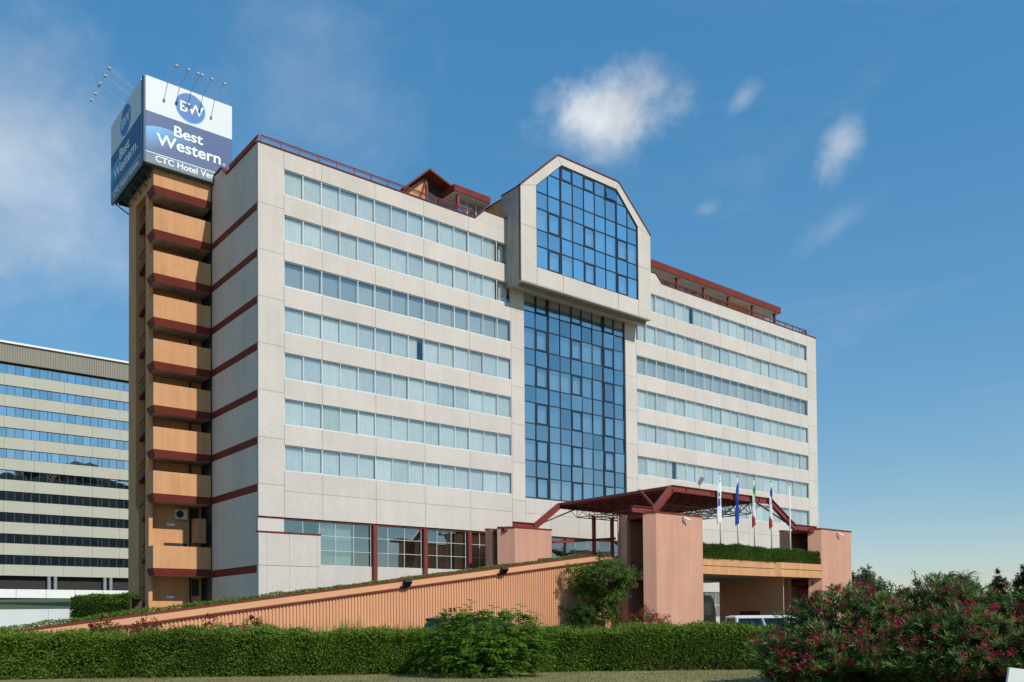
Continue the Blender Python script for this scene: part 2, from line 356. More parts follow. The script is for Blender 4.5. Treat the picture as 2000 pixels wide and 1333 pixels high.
# end wall facing the stair tower, in courses between red bands
ez = [TOP] + LEV[:7] + [5.42, .02]
EB = .55
for k in range(len(ez)-1):
    top = ez[k] - (EB if k else 0)
    wl = [0.12, 2.2, 4.4, 6.6, 8.75]
    for a, b in zip(wl[:-1], wl[1:]):
        boxo('end_wall_panel', .14, b-a-.012, top-ez[k+1]-.005, M['concrete'], H, (0, a+.006, ez[k+1]+.0025))
    if k:
        boxo('red_band', .13, 8.6, EB-.01, M['red'], H, (.012, .13, ez[k]-EB+.005))
MB().box(.14, .3, .1, 8.74, .02, TOP-.02).build('end_wall_backing', M['joint'], H)
MB().prism([(0,5.75,TOP+.001),(0,8.75,TOP+.001),(0,8.75,HI-.04),(0,6.62,HI-.04)], (.3,0,0), None).build('parapet_upstand', M['concrete'], H)
MB().box(.3, 3.0, 8.75, 8.95, .02, HI-.1).build('return_wall', M['concrete'], H)
MB().box(70.15, 70.3, .12, 17, .02, TOP).box(.3, 70.1, 16.8, 17, .02, 34.6).build('far_wall', M['concrete'], H)
# ribbon windows
def wave_curtain(name, wd, h, m, n=9, seg=4, amp=.035):
    b = MB(); k = n*seg
    xs = [wd*i/k for i in range(k+1)]
    ys = [amp*math.sin(2*math.pi*i/seg + .7*math.sin(i*.37)) for i in range(k+1)]
    for i in range(k): b.quad((xs[i],ys[i],0),(xs[i+1],ys[i+1],0),(xs[i+1],ys[i+1],h),(xs[i],ys[i],h))
    return b.mesh(name, m, True)
PW = 20.78/14; PW2 = 29.84/20
pane_me = glassbox(PW-.05,.012,1.73,M['glass'],'pane')
pane_me2 = glassbox(PW2-.05,.012,1.73,M['glass'],'pane')
cur = [wave_curtain('curtain', PW-.03, 1.74, M['curtain'], n, 4, a) for n, a in ((9,.03),(8,.035),(10,.025))] + [wave_curtain('curtain', PW-.03, 1.74, M['curtain2'], 9, 4, .03)]
half = wave_curtain('curtain', PW*.62, 1.74, M['curtain'], 7, 4, .03)
bl = MB().box(0,PW-.02,0,.02,0,1.74).mesh('sky_tone_sheet', M['sky_tone_sheet'])  # pale sheet added behind one row, standing in for bright sky reflection
for k in range(7):
    for u0, n, pw, pm in ((1.94, 14, PW, pane_me), (38.52, 20, PW2, pane_me2)):
        z0, z1 = ROWB[k], ROWT[k]; u1 = u0 + n*pw
        fr = MB()
        fr.box(u0, u1, .008, .07, z1-.05, z1-.0); fr.box(u0, u1, -.01, .08, z0+.0, z0+.08)
        for i in range(n+1):
            x = min(max(u0+i*pw, u0+.03), u1-.03); fr.box(x-.024, x+.024, .004, .06, z0+.08, z1-.05)
        for i in range(1, n, 3):                         # slim opening casements
            x = u0+i*pw; fr.box(x+.024, x+.045, .01, .055, z0+.08, z1-.05); fr.box(x+pw-.045, x+pw-.024, .01, .055, z0+.08, z1-.05)
            fr.box(x+.045, x+pw-.045, .01, .055, z0+.08, z0+.11)
        row = fr.build('window_row', M['frame'], H)
        hd = MB().box(u0, u1, .02, .6, z1, z1+.02); hd.build('head_soffit', M['concrete'], row)
        for i in range(n):
            link('pane', pm, row, (u0+i*pw+.025, .035, z0+.08), (random.gauss(0,.003), 0, random.gauss(0,.003)))
            if k == 2: link('sky_tone_sheet', bl, row, (u0+i*pw+.01, .32, z0+.06)); continue
            if u0 < 10 and k < 2 and i == n-1:
                link('curtain', half, row, (u0+i*pw+.5, .45, z0+.06)); continue
            if random.random() < .02:
                link('curtain', half, row, (u0+i*pw+(.015 if i % 2 else .5), .24, z0+.06)); continue
            c = cur[3] if random.random() < .12 else random.choice(cur[:3])
            link('curtain', c, row, (u0+i*pw+.015, .22+random.uniform(-.03,.05), z0+.06))
# glazed bay between the wings
COLS = [24.25, 25.65, 27.10, 27.22, 28.58, 29.94, 31.30, 32.66, 34.02, 34.14, 35.54, 36.92]
SPANS = [(COLS[i], COLS[i+1]) for i in range(len(COLS)-1) if COLS[i+1]-COLS[i] > .5]
BR = [12.08]
for k in range(6): BR += [BR[-1]+1.867, BR[-1]+3.295]
BR = BR[:-1]
bay = MB()
for c in COLS: bay.box(c-.035, c+.035, .10, .22, 12.05, 30.3)
for z in BR: bay.box(24.2, 36.95, .09, .21, z-.035, z+.035)
bay.box(24.2, 36.95, .08, .25, 12.03, 12.16); bay.box(24.2, 24.29, .08, .25, 12.05, 30.3); bay.box(36.87, 36.95, .08, .25, 12.05, 30.3)
BAY = bay.build('glazed_bay_frame', M['navy'], H)
def casement(mb, a, b, z0, z1, w0):
    t = .10
    mb.box(a+.02, b-.02, w0, w0+.05, z0+.02, z0+t); mb.box(a+.02, b-.02, w0, w0+.05, z1-t, z1-.02)
    mb.box(a+.02, a+t, w0, w0+.05, z0+t, z1-t); mb.box(b-t, b-.02, w0, w0+.05, z0+t, z1-t)
_pc = {}
ccur = {}
for r in range(len(BR)-1):
    z0, z1 = BR[r]+.035, BR[r+1]-.035
    for j, (a, b) in enumerate(SPANS):
        a2, b2 = a+.035, b-.035
        key = (round(b2-a2,2), round(z1-z0,2))
        if key not in _pc: _pc[key] = glassbox(key[0],.012,key[1],M['blueglass'],'bay_pane')
        link('bay_pane', _pc[key], BAY, (a2, .15, z0), (random.gauss(0,.009), 0, random.gauss(0,.009)))
        if r % 2 == 0:
            if j in (1, 4, 7): cas = MB(); casement(cas, a2, b2, z0, z1, .085); cas.build('casement_frame', M['navy'], BAY)
            if random.random() < .85:
                kk = round(b-a,2)
                if kk not in ccur: ccur[kk] = wave_curtain('bay_curtain', kk-.04, 1.8, M['curtain'], 8, 4, .03)
                link('bay_curtain', ccur[kk], BAY, (a+.02, .42, z0))
MB().box(24.2, 36.95, .5, .6, 12.0, 30.4).build('bay_spandrel_lining', M['dark'], H) if False else None
# projecting glazed gable box
BX = link('projecting_gable_box', None, H)
OUT = [(22.3,30.1),(38.55,30.1),(38.55,38.2),(34.18,42.08),(26.62,42.08),(22.3,38.15)]
OPN = [(24.06,31.62),(36.78,31.62),(36.78,38.68),(33.98,41.38),(27.02,41.38),(24.06,38.68)]
def segpanel(poly, name='gable_panel'):
    MB().prism([(u,-2.0,z) for u, z in poly], (0,.35,0), None).build(name, M['concrete'], BX)
def shrink(poly, d=.011):
    cx = sum(p[0] for p in poly)/len(poly); cz_ = sum(p[1] for p in poly)/len(poly)
    return [(p[0]+(cx-p[0])*d*2/max(.5,abs(cx-p[0])+.3), p[1]+(cz_-p[1])*d*2/max(.5,abs(cz_-p[1])+.3)) for p in poly]
for poly in ([(22.3,30.1),(24.06,30.1),(24.06,34.9),(22.3,34.9)], [(22.3,34.9),(24.06,34.9),(24.06,38.68),(22.3,38.15)],
             [(22.3,38.15),(24.06,38.68),(27.02,41.38),(26.62,42.08)], [(26.62,42.08),(27.02,41.38),(33.98,41.38),(34.18,42.08)],
             [(34.18,42.08),(33.98,41.38),(36.78,38.68),(38.55,38.2)], [(38.55,38.2),(36.78,38.68),(36.78,34.9),(38.55,34.9)],
             [(38.55,34.9),(36.78,34.9),(36.78,30.1),(38.55,30.1)], [(24.06,30.1),(27.12,30.1),(27.12,31.62),(24.06,31.62)],
             [(27.12,30.1),(34.05,30.1),(34.05,31.62),(27.12,31.62)], [(34.05,30.1),(36.78,30.1),(36.78,31.62),(34.05,31.62)]):
    segpanel(shrink(poly))
bk = MB()
for i in range(6):
    a, b = OUT[i], OUT[(i+1) % 6]; c, d = OPN[(i+1) % 6], OPN[i]
    bk.prism([(p[0],-1.9,p[1]) for p in (a,b,c,d)], (0,.2,0), None)
bk.build('gable_backing', M['joint'], BX)
# side walls, soffit, roof of the box (run back over the roof)
def wallplate(p, q, depth, th, m, name):
    (u0,z0),(u1,z1) = p, q; d = Vector((u1-u0,0,z1-z0)).normalized(); nrm = Vector((d.z,0,-d.x))*-1
    b = MB(); o = nrm*th
    b.prism([(u0,-1.72,z0),(u1,-1.72,z1),(u1+o.x,-1.72,z1+o.z),(u0+o.x,-1.72,z0+o.z)], (0,depth,0), None); return b.build(name, m, BX)
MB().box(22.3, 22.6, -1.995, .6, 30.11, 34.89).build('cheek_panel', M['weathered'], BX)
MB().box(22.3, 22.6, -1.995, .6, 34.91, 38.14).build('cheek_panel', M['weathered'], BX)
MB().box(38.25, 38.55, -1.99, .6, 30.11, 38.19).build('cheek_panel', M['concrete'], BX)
MB().box(22.32, 38.53, -1.985, .2, 30.04, 30.098).build('soffit_slab', M['concrete'], BX)
for a, b in (((22.3,38.15),(26.62,42.08)), ((26.62,42.08),(34.18,42.08)), ((34.18,42.08),(38.55,38.2))):
    s = MB(); a3 = Vector((a[0],-2.06,a[1]+.02)); b3 = Vector((b[0],-2.06,b[1]+.02)); n_ = Vector((-(b3-a3).z,0,(b3-a3).x)).normalized()*.1
    s.prism([a3, b3, b3+n_, a3+n_], (0,.5,0), None); s.build('roof_plate', M['red'], BX)
MB().prism([(u*.97+.92,-1.5,z-.35) for u, z in OUT], (0,.2,0), None).build('gable_rear_lining', M['interior'], BX)
MB().box(22.61, 38.2, -.4, 6.0, 37.6, 37.75).build('box_roof', M['weathered'], BX)
MB().box(22.5, 22.8, .62, 6.0, 34.8, 38.0).build('side_wall', M['orange'], BX); MB().box(22.45, 22.85, .62, 6.0, 38.0, 38.1).build('side_coping', M['red'], BX); MB().box(22.25, 22.65, -1.99, .6, 38.15, 38.24).build('cheek_coping', M['red'], BX)
# glazing of the box
def clip(poly, conv):
    out = poly
    for i in range(len(conv)):
        a, b = conv[i], conv[(i+1) % len(conv)]; nx, nz = -(b[1]-a[1]), b[0]-a[0]; inp, out = out, []
        for k in range(len(inp)):
            p, q = inp[k], inp[(k+1) % len(inp)]
            dp = (p[0]-a[0])*nx + (p[1]-a[1])*nz; dq = (q[0]-a[0])*nx + (q[1]-a[1])*nz
            if dp >= 0: out.append(p)
            if dp*dq < 0: t = dp/(dp-dq); out.append((p[0]+(q[0]-p[0])*t, p[1]+(q[1]-p[1])*t))
        if not out: return []
    return out
GR = [31.65, 33.51, 34.94, 36.80, 38.23, 40.10, 41.5]
gc = [24.06, 25.45, 26.90, 27.02, 28.40, 29.78, 31.15, 32.53, 33.90, 34.02, 35.42, 36.78]
gs = [(gc[i], gc[i+1]) for i in range(len(gc)-1) if gc[i+1]-gc[i] > .5]
gf = MB()
for c in gc:
    p = clip([(c-.035,31.6),(c+.035,31.6),(c+.035,42),(c-.035,42)], OPN)
    if p: gf.prism([(u,-1.93,z) for u, z in p], (0,.12,0), None)
for z in GR[1:-1]:
    p = clip([(24,z-.035),(37,z-.035),(37,z+.035),(24,z+.035)], OPN)
    if p: gf.prism([(u,-1.935,zz) for u, zz in p], (0,.12,0), None)
for i in range(6):
    a, b = OPN[i], OPN[(i+1) % 6]
    gf.bar((a[0],-1.9,a[1]), (b[0],-1.9,b[1]), .12, .12)
for r in (0, 2): 
    for j in (1, 4, 7): cas = MB(); casement(cas, gs[j][0]+.03, gs[j][1]-.03, GR[r]+.03, GR[r+1]-.03, -1.945); cas.build('casement_frame', M['navy'], BX)
for j in (2, 4, 6): cas = MB(); casement(cas, gs[j][0]+.03, gs[j][1]-.03, 40.13, 41.28, -1.945); cas.build('casement_frame', M['navy'], BX)
GF = gf.build('gable_window_frame', M['navy'], BX)
for r in range(6):
    for j, (a, b) in enumerate(gs):
        p = clip([(a+.035,GR[r]+.035),(b-.035,GR[r]+.035),(b-.035,GR[r+1]-.035),(a+.035,GR[r+1]-.035)], OPN)
        if len(p) < 3: continue
        th = .012
        if r == 5 and j == 6:      # vent tilted open
            b_ = MB().prism([(u, -1.88-(41.3-z)*.25, z) for u, z in p], (0,th,0), None)
        else: b_ = MB().prism([(u,-1.88,z) for u, z in p], (0,th,0), None)
        b_.mi = [1 if q != 0 else 0 for q in range(len(b_.f))]; b_.build('gable_pane', [M['blueglass'], M['clear']], BX)
        if r in (0, 2) and random.random() < .8:
            kk = round(b-a,2)
            if kk not in ccur: ccur[kk] = wave_curtain('bay_curtain', kk-.04, 1.8, M['curtain'], 8, 4, .03)
            link('bay_curtain', ccur[kk], BX, (a+.02, -1.6, GR[r]+.03))
MB().box(22.7, 38.2, -.6, -.5, 30.5, 38.4).build('gable_room_lining', M['interior'], BX)
# ground floor: recessed glazing, red posts, end block
MB().box(.02, 70.2, .04, .24, SOFF-.12, SOFF-.005).build('soffit_trim', M['red'], H)
MB().box(.0, 1.92, .02, .3, 7.8, SOFF-.13).build('infill_panel', M['concrete'], H)
for a, b in ((.0,.62),(.62,2.3),(2.3,4.42),(4.42,4.72)):
    boxo('plinth_panel', b-a-.014, .3, 7.7-5.4-.014, M['concrete'], H, (a+.007, -.06, 5.407)); boxo('plinth_panel', b-a-.014, .3, 5.36, M['concrete'], H, (a+.007, -.06, .02))
MB().box(.03, 4.7, .02, .25, .02, 7.7).build('plinth_backing', M['joint'], H)
MB().box(-.04, 4.76, -.12, .35, 7.7, 7.79).build('plinth_coping', M['red'], H)
GZ = [5.55, 6.62, 7.70, SOFF-.13]
gcols = [1.94, 3.4, 4.72, 6.0, 7.5, 8.95, 9.42, 10.45, 11.95, 13.5, 13.98, 15.0, 16.4, 17.85, 18.32, 19.3, 20.75, 22.2, 22.7, 24.2, 25.7, 27.2, 28.7, 30.2, 31.7, 33.2, 34.7, 36.2, 37.7]
gfr = MB()
for x in gcols: gfr.box(x-.02, x+.02, .12, .2, GZ[0] if x > 4.5 else 7.8, GZ[-1])
for z in GZ: gfr.box(4.72 if z < 7.6 else 1.94, 37.7, .13, .19, z-.018, z+.018)
GFR = gfr.build('lobby_window_frame', M['frame'], H)
bcur = wave_curtain('brown_curtain', 1.0, 3.1, M['brown'], 7, 4, .05); wcur = wave_curtain('net_curtain', 1.0, 3.1, M['curtain'], 7, 4, .05)
for i in range(len(gcols)-1):
    a, b = gcols[i], gcols[i+1]
    if b-a < .6: continue
    for r in range(3):
        if a < 4.5 and r < 2: continue
        boxo('lobby_pane', b-a-.06, .012, GZ[r+1]-GZ[r]-.06, M['gfglass'], GFR, (a+.03, .155, GZ[r]+.03))
    if a > 4.5:
        o = link('lobby_curtain', wcur if a < 7.4 else bcur, GFR, (a+.02, .5, GZ[0])); o.scale = (b-a-.04, 1, 1)
for x in (9.18, 13.74, 18.08, 22.45): MB().box(x-.16, x+.16, -.22, .02, .02, SOFF-.14).build('red_post', M['redmetal'], H)
for a, b in zip([4.72, 9.2, 13.75, 18.1, 22.45, 27, 31.5], [9.2, 13.75, 18.1, 22.45, 27, 31.5, 36.95]):
    boxo('apron_panel', b-a-.02, .2, 5.5, M['concrete'], H, (a+.01, .06, .02))
# lower-right windows seen under the deck
lw = MB()
for x in [38.5+1.49*i for i in range(21)]: lw.box(x-.03, x+.03, .06, .14, 1.47, 4.08)
for z in (1.5, 2.75, 4.05): lw.box(38.5, 68.3, .065, .135, z-.03, z+.03)
LWN = lw.build('basement_window_frame', M['frame'], H)
for i in range(20):
    for z0, z1 in ((1.53,2.72),(2.78,4.02)): boxo('basement_pane', 1.43, .012, z1-z0, M['gfglass'], LWN, (38.53+1.49*i, .1, z0))
    o = link('basement_curtain', bcur, LWN, (38.55+1.49*i, .4, 1.5)); o.scale = (1.4, 1, .83)
# terrace railings
def railing(pts, posts, gl=None):
    r = MB()
    for a, b in zip(pts[:-1], pts[1:]):
        r.bar(Vector(a)+Vector((0,0,.60)), Vector(b)+Vector((0,0,.60)), .10, .06); r.bar(Vector(a)+Vector((0,0,.46)), Vector(b)+Vector((0,0,.46)), .05, .04)
    for i, p in enumerate(posts):
        t = .10 if i % 3 == 0 else .05
        r.box(p[0]-t/2, p[0]+t/2, p[1]-.03, p[1]+.03, p[2], p[2]+.6)
    return r.build('terrace_railing', M['redmetal'], H)
railing([(.3,.18,TOP+.09),(19.2,.18,TOP+.09)], [(.34+1.475*i,.18,TOP+.09) for i in range(13)])
railing([(42.3,.18,TOP+.09),(68.7,.18,TOP+.09)], [(42.4+1.46*i,.18,TOP+.09) for i in range(19)])
railing([(.18,.3,TOP+.09),(.18,5.7,TOP+.09)], [(.18,.4+1.3*i,TOP+.09) for i in range(5)])
railing([(68.7,.2,TOP+.09),(68.7,8,TOP+.09)], [(68.7,.3+1.5*i,TOP+.09) for i in range(5)])
boxo('glass_screen', 6.0, .02, .42, M['railglass'], H, (13.0, .2, TOP+.1))
# right penthouse terrace
MB().box(38.3, 66.2, 2.0, 12, 37.78, 38.5).build('penthouse_roof', M['red'], H)
MB().box(38.35, 66.1, 2.1, 12, 37.70, 37.775).build('penthouse_soffit', M['concrete'], H)
for x in (43.3, 47.66, 52.13, 56.5, 61.03, 65.43): MB().box(x-.14, x+.14, 2.25, 2.53, 34.75, 37.7).build('penthouse_post', M['redmetal'], H)
pg = MB()
for i in range(18):
    x = 42.4+.88*i; pg.box(x-.035, x+.035, 3.1, 3.18, 34.75, 37.7)
pg.box(42.4, 57.4, 3.1, 3.18, 37.5, 37.7); PG = pg.build('penthouse_window_frame', M['frame'], H)
for i in range(17): boxo('penthouse_pane', .80, .012, 2.7, M['gfglass'], PG, (42.44+.88*i, 3.13, 34.8))
MB().box(42.4, 57.4, 6.5, 6.6, 34.75, 37.7).build('penthouse_room_wall', M['interior'], H)
MB().box(57.5, 61.6, 3.3, 9, 34.75, 37.7).build('penthouse_wall', M['orange'], H)
for ux, in ((50.5,), (57.2,)):
    a = MB()
    a.bar((ux,5,38.5),(ux+.9,5,39.5),.1,.1); a.bar((ux+.9,5,39.5),(ux+1.8,5,38.5),.1,.1); a.bar((ux,8,38.5),(ux+.9,8,39.5),.1,.1); a.bar((ux+.9,8,39.5),(ux+1.8,8,38.5),.1,.1)
    a.bar((ux+.9,5,39.5),(ux+.9,8,39.5),.1,.1); a.bar((ux+.9,5,38.5),(ux+.9,5,39.5),.07,.07)
    sk = a.build('skylight_frame', M['lampgrey'], H)
    q = MB(); q.quad((ux,5,38.5),(ux,8,38.5),(ux+.9,8,39.5),(ux+.9,5,39.5)); q.quad((ux+.9,5,39.5),(ux+.9,8,39.5),(ux+1.8,8,38.5),(ux+1.8,5,38.5)); q.build('skylight_pane', M['carglass'], sk)
# left penthouse: flat red roof and a pitched red pavilion behind
MB().box(18.3, 22.2, 2.0, 8, 38.04, 38.6).build('pavilion_flat_roof', M['red'], H)
MB().box(18.4, 22.2, 2.1, 8, 37.95, 38.035).build('pavilion_soffit', M['concrete'], H)
MB().box(18.75, 19.0, 2.2, 2.45, 34.75, 37.95).build('pavilion_post', M['redmetal'], H)
pp = MB()
for i in range(4): pp.box(19.3+.95*i-.04, 19.3+.95*i+.04, 2.8, 2.88, 34.75, 37.95)
PP = pp.build('pavilion_window_frame', M['frame'], H)
for i in range(3): boxo('pavilion_pane', .86, .012, 3.1, M['gfglass'], PP, (19.35+.95*i, 2.83, 34.8))
MB().box(19.2, 22.2, 5.5, 5.6, 34.75, 37.95).build('pavilion_room_wall', M['interior'], H)
pv = MB()      # pitched pavilion, ridge along w at u=16.7
pv.prism([(14.3,3.4,37.55),(16.75,3.4,39.85),(16.75,3.4,40.02),(14.15,3.4,37.6)], (0,5,0), None)
pv.prism([(16.75,3.4,39.85),(20.2,3.4,38.7),(20.2,3.4,38.86),(16.75,3.4,40.02)], (0,5,0), None)
pv.build('pavilion_pitched_roof', M['red'], H)
for i in range(6): MB().bar((16.9,3.7+.8*i,40.02),(20.1,3.7+.8*i,38.93),.12,.06).build('roof_batten', M['redmetal'], H)
q = MB(); q.prism([(14.8,4.3,34.75),(16.9,4.3,34.75),(16.9,4.3,39.6),(14.8,4.3,37.8)], (0,.15,0), None); q.build('pavilion_gable_wall', M['orange'], H)
q = MB(); q.prism([(17.1,4.5,34.75),(20,4.5,34.75),(20,4.5,38.6),(17.1,4.5,39.5)], (0,.1,0), None); q.build('pavilion_dark_glazing', M['dark'], H)
q = MB(); q.bar((16.95,4.2,34.75),(16.95,4.2,39.6),.16,.16); q.bar((16.9,4.15,39.4),(15.7,4.15,36.0),.14,.14); q.build('pavilion_frame', M['redmetal'], H)

# ------------------------------------------------------------------ stair tower
T = thing('stair_tower', 'ochre rendered stair tower with red-edged balconies beside the hotel end wall', 'building', BC, BA)
BT = [34.1, 30.8, 27.5, 24.2, 20.9, 17.62, 14.33, 11.05, 5.5]
U0, U1 = -4.39, -.10
MB().box(-4.1, -.05, 11.0, 11.2, .02, 35.4).build('rear_wall', M['orange'], T)
MB().box(-4.28, -4.0, 10.2, 11.05, .02, 35.4).build('corner_pier', M['orange'], T)
MB().box(-4.28, -3.6, 13.55, 15.5, 10.6, 35.4).prism([(-4.28,13.55,10.6),(-4.28,12.75,9.9),(-4.28,12.75,.02),(-4.28,15.5,.02),(-4.28,15.5,10.6)], (.68,0,0), None).build('outer_pier', M['orange'], T)
MB().box(-4.27, -3.6, 11.06, 13.54, 34.3, 35.4).build('lintel', M['orange'], T)
MB().box(-.35, -.05, 11.21, 15.3, .02, 35.35).build('stair_shaft_wall', M['orange'], T); MB().box(-4.2, -.05, 15.51, 15.7, .02, 35.35).build('stair_shaft_wall', M['orange'], T); MB().box(-4.27, -.05, 11.06, 15.5, 35.41, 35.5).build('tower_roof', M['orange'], T)
for k in range(10):
    z = 33.2 - 3.295*k
    b = MB(); b.prism([(-4.05,11.1,z),(-4.05,13.5,z-.75),(-4.05,13.5,z-1.05),(-4.05,11.1,z-.3)], (.3,0,0), None); b.build('stair_flight', M['red'], T)
    b = MB(); b.bar((-4.0,11.1,z+1.0),(-4.0,13.5,z+.3),.05,.05); b.bar((-4.0,11.1,z+.5),(-4.0,13.5,z-.2),.03,.03); b.build('stair_rail', M['red'], T)
for zb in BT:
    b = MB()          # parapet: front and left side
    b.box(U0, U1, 8.75, 8.93, zb, zb+1.68); b.box(U0, U0+.18, 8.931, 10.35, zb, zb+1.68)
    bal = b.build('balcony_parapet', M['orange'], T)
    s = MB(); t = .17; hgt = .55
    top = [(U0-.03,8.72,zb-.003),(U1,8.72,zb-.003),(U1,10.98,zb-.003),(U0-.03,10.35,zb-.003)]
    bot = [(U0+t,8.72+t,zb-hgt),(U1,8.72+t,zb-hgt),(U1,10.98,zb-hgt),(U0+t,10.35,zb-hgt)]
    s.quad(*top); s.quad(*bot[::-1])
    for i in range(4): s.quad(top[i], top[(i+1) % 4], bot[(i+1) % 4], bot[i])
    s.mi = [0,1,0,0,0,0]; s.v = s.v
    s.build('balcony_slab', [M['red'], M['weathered']], bal)
    MB().box(-3.9, -3.2, 10.86, 10.99, zb-1.05, zb-.9).build('wall_lamp', M['lampgrey'], T) if zb > 12 else None
    if zb < 32: MB().box(-2.9, -1.2, 10.94, 11.02, zb+.02, zb+2.1).build('balcony_door', M['dark'], T)
for zb in (9.0, 3.4):
    MB().box(-2.75, -2.15, 10.86, 10.99, zb-.1, zb+.1).build('wall_lamp', M['white'], T)
MB().tube((-.95,10.9,.1),(-.95,10.9,34),.07,n=8).build('drain_pipe', M['black'], T)
MB().box(-.85, -.3, 10.85, 10.99, 9.6, 10.4).build('vent_louvre', M['dark'], T); MB().box(-.8,-.3,10.86,10.99,3.5,4.8).build('vent_louvre', M['dark'], T)
MB().box(-.85, -.06, 9.9, 10.8, 7.6, 9.5).build('duct_box', M['orange'], T)
ac = thing('air_conditioner', 'white air conditioner unit with dark round fan on the tower wall', 'air conditioner', P(-1.75, 10.8, 9.45), BA)
MB().box(-.45,.45,-.3,.15,0,.72).build('casing', M['frame'], ac); MB().tube((-.12,-.33,.36),(-.12,-.28,.36),.29,n=16).build('fan_grille', M['dark'], ac)
MB().box(-.4,-.34,-.3,.2,-.12,-.003).box(.34,.4,-.3,.2,-.12,-.003).build('bracket', M['steel'], ac)

# ------------------------------------------------------------------ rooftop billboard
SG = thing('rooftop_billboard', 'two-sided blue and white illuminated hotel billboard on top of the stair tower', 'billboard', BC, BA)
Z0, Z1 = 35.42, 41.88
def text(body, size, loc, rot, m, parent, name='lettering', ext=.008, xs=1.0, bold=0.0):
    c = bpy.data.curves.new(name, 'FONT'); c.body = body; c.size = size; c.extrude = ext; c.align_x = 'LEFT'; c.offset = bold
    o = bpy.data.objects.new('tmp', c); COL.objects.link(o)
    me = bpy.data.meshes.new_from_object(o.evaluated_get(bpy.context.evaluated_depsgraph_get()))
    bpy.data.objects.remove(o); me.materials.clear(); me.materials.append(m)
    t = link(name, me, parent, loc, rot); t.scale = (xs, 1, 1); return t
def swoosh_mat():
    m = bpy.data.materials.new('sign_print_swoosh'); m.use_nodes = True; n = m.node_tree.nodes; l = m.node_tree.links
    tcn = n.new('ShaderNodeTexCoord'); sx = n.new('ShaderNodeSeparateXYZ'); l.new(tcn.outputs['Object'], sx.inputs[0])
    mr = n.new('ShaderNodeMapRange'); l.new(sx.outputs[0], mr.inputs[0]); mr.inputs[1].default_value = .3; mr.inputs[2].default_value = 5.2
    mz = n.new('ShaderNodeMapRange'); l.new(sx.outputs[1], mz.inputs[0]); mz.inputs[1].default_value = 3.0; mz.inputs[2].default_value = .9
    ad = n.new('ShaderNodeMath'); ad.operation = 'ADD'; ad.use_clamp = True; l.new(mr.outputs[0], ad.inputs[0]); l.new(mz.outputs[0], ad.inputs[1])
    mix = n.new('ShaderNodeMix'); mix.data_type = 'RGBA'; l.new(ad.outputs[0], mix.inputs['Factor']); mix.inputs['A'].default_value = (.10,.46,.80,1); mix.inputs['B'].default_value = (.040,.088,.225,1)
    l.new(mix.outputs['Result'], n['Principled BSDF'].inputs['Base Color']); n['Principled BSDF'].inputs['Roughness'].default_value = .45; return m
M['swoosh'] = swoosh_mat()
def sign_face(width, place, rot, label):
    """art laid out in panel coordinates x (0..width), y (0..6.46) facing the viewer; place(x,y,out)->local loc"""
    E_ = link('sign_panel', None, SG, place(0,0,0), rot); E_['label'] = label
    k = width/6.5
    MB().box(0,width,0,6.46,-.16,0).build('panel_board', M['signwhite'], E_)
    MB().box(.0,width,.83,3.84,.001,.012).build('indigo_band', M['signband'], E_)
    MB().box(.0,width,.0,.78,.001,.012).build('slate_strip', M['signstrip'], E_)
    MB().box(.0,width,.78,.83,.001,.014).build('white_rule', M['signtext'], E_)
    sw = MB(); n = 24
    arc = [(5.6*k*i/n, .84+1.80*math.sqrt(max(0, 1-(i/n)**2.4)) + .55*math.sin(math.pi*min(1,i/n*1.15))*(1-i/n)) for i in range(n+1)]
    poly = [(0,.84,.013)] + [(x, min(y, 3.83), .013) for x, y in arc[::-1]][:-1] + [(0, 2.7, .013)]
    sw.prism([(5.6*k,.84,.013)] + [(x, min(y,3.83), .013) for x, y in arc[::-1]] + [(0,.84,.013)], (0,0,.004), None); sw.build('blue_swoosh', M['swoosh'], E_)
    def disc(r, z, m, nm, oy=0, ox=0):
        d = MB(); d.prism([(3.28*k+ox+r*k*math.cos(2*math.pi*i/40), 5.12+oy+r*math.sin(2*math.pi*i/40), z) for i in range(40)], (0,0,.006), None); d.build(nm, m, E_)
    disc(1.13, .004, M['signcyan'], 'emblem_rim'); disc(1.06, .012, M['signblue'], 'emblem_disc', .05)
    text('BW', 1.12, (2.42*k, 4.72, .024), (0,0,0), M['signtext'], E_, xs=k*1.02, bold=.012)
    text('Best', 1.12, (1.98*k, 2.60, .026), (0,0,0), M['signtext'], E_, xs=k*1.12, bold=.021)
    text('Western', 1.22, (.80*k, 1.55, .026), (0,0,0), M['signtext'], E_, xs=k*1.10, bold=.021)
    text('®', .3, (5.75*k, 1.5, .026), (0,0,0), M['signtext'], E_, xs=k)
    text('CTC Hotel Verona', .66, (.68*k, .22, .026), (0,0,0), M['signtext'], E_, xs=k*1.04, bold=.012)
sign_face(6.5, lambda x,y,o: (-5.13, 8.2, Z0), (rad(90),0,0), 'front billboard face with round emblem and white lettering')
sign_face(8.1, lambda x,y,o: (-5.27, 16.95, Z0), (rad(90),0,rad(-90)), 'shaded side face of the billboard')
fr = MB()
fr.box(-5.2,-5.12,8.38,16.9,Z0-.06,Z0+.02); fr.box(-5.1,1.35,8.38,8.5,Z0-.1,Z0-.01); fr.box(-5.26,-5.14,8.22,8.72,Z0,Z1)
for i in range(6): fr.bar((-5.05,9.2+1.45*i,Z0-.05),(-3.9,9.6+1.3*i,Z0-.9),.08,.08)
for i in range(5): fr.bar((-4.6+1.3*i,8.45,Z0-.05),(-4.4+1.2*i,10.4,Z0-.35),.08,.08)
fr.box(-5.1,1.35,8.5,16.5,Z0+.3,Z0+.4); fr.box(-5.0,-4.9,8.6,16.8,Z0,Z1-.1); fr.box(-4.9,1.3,8.55,8.62,Z0,Z1-.1)
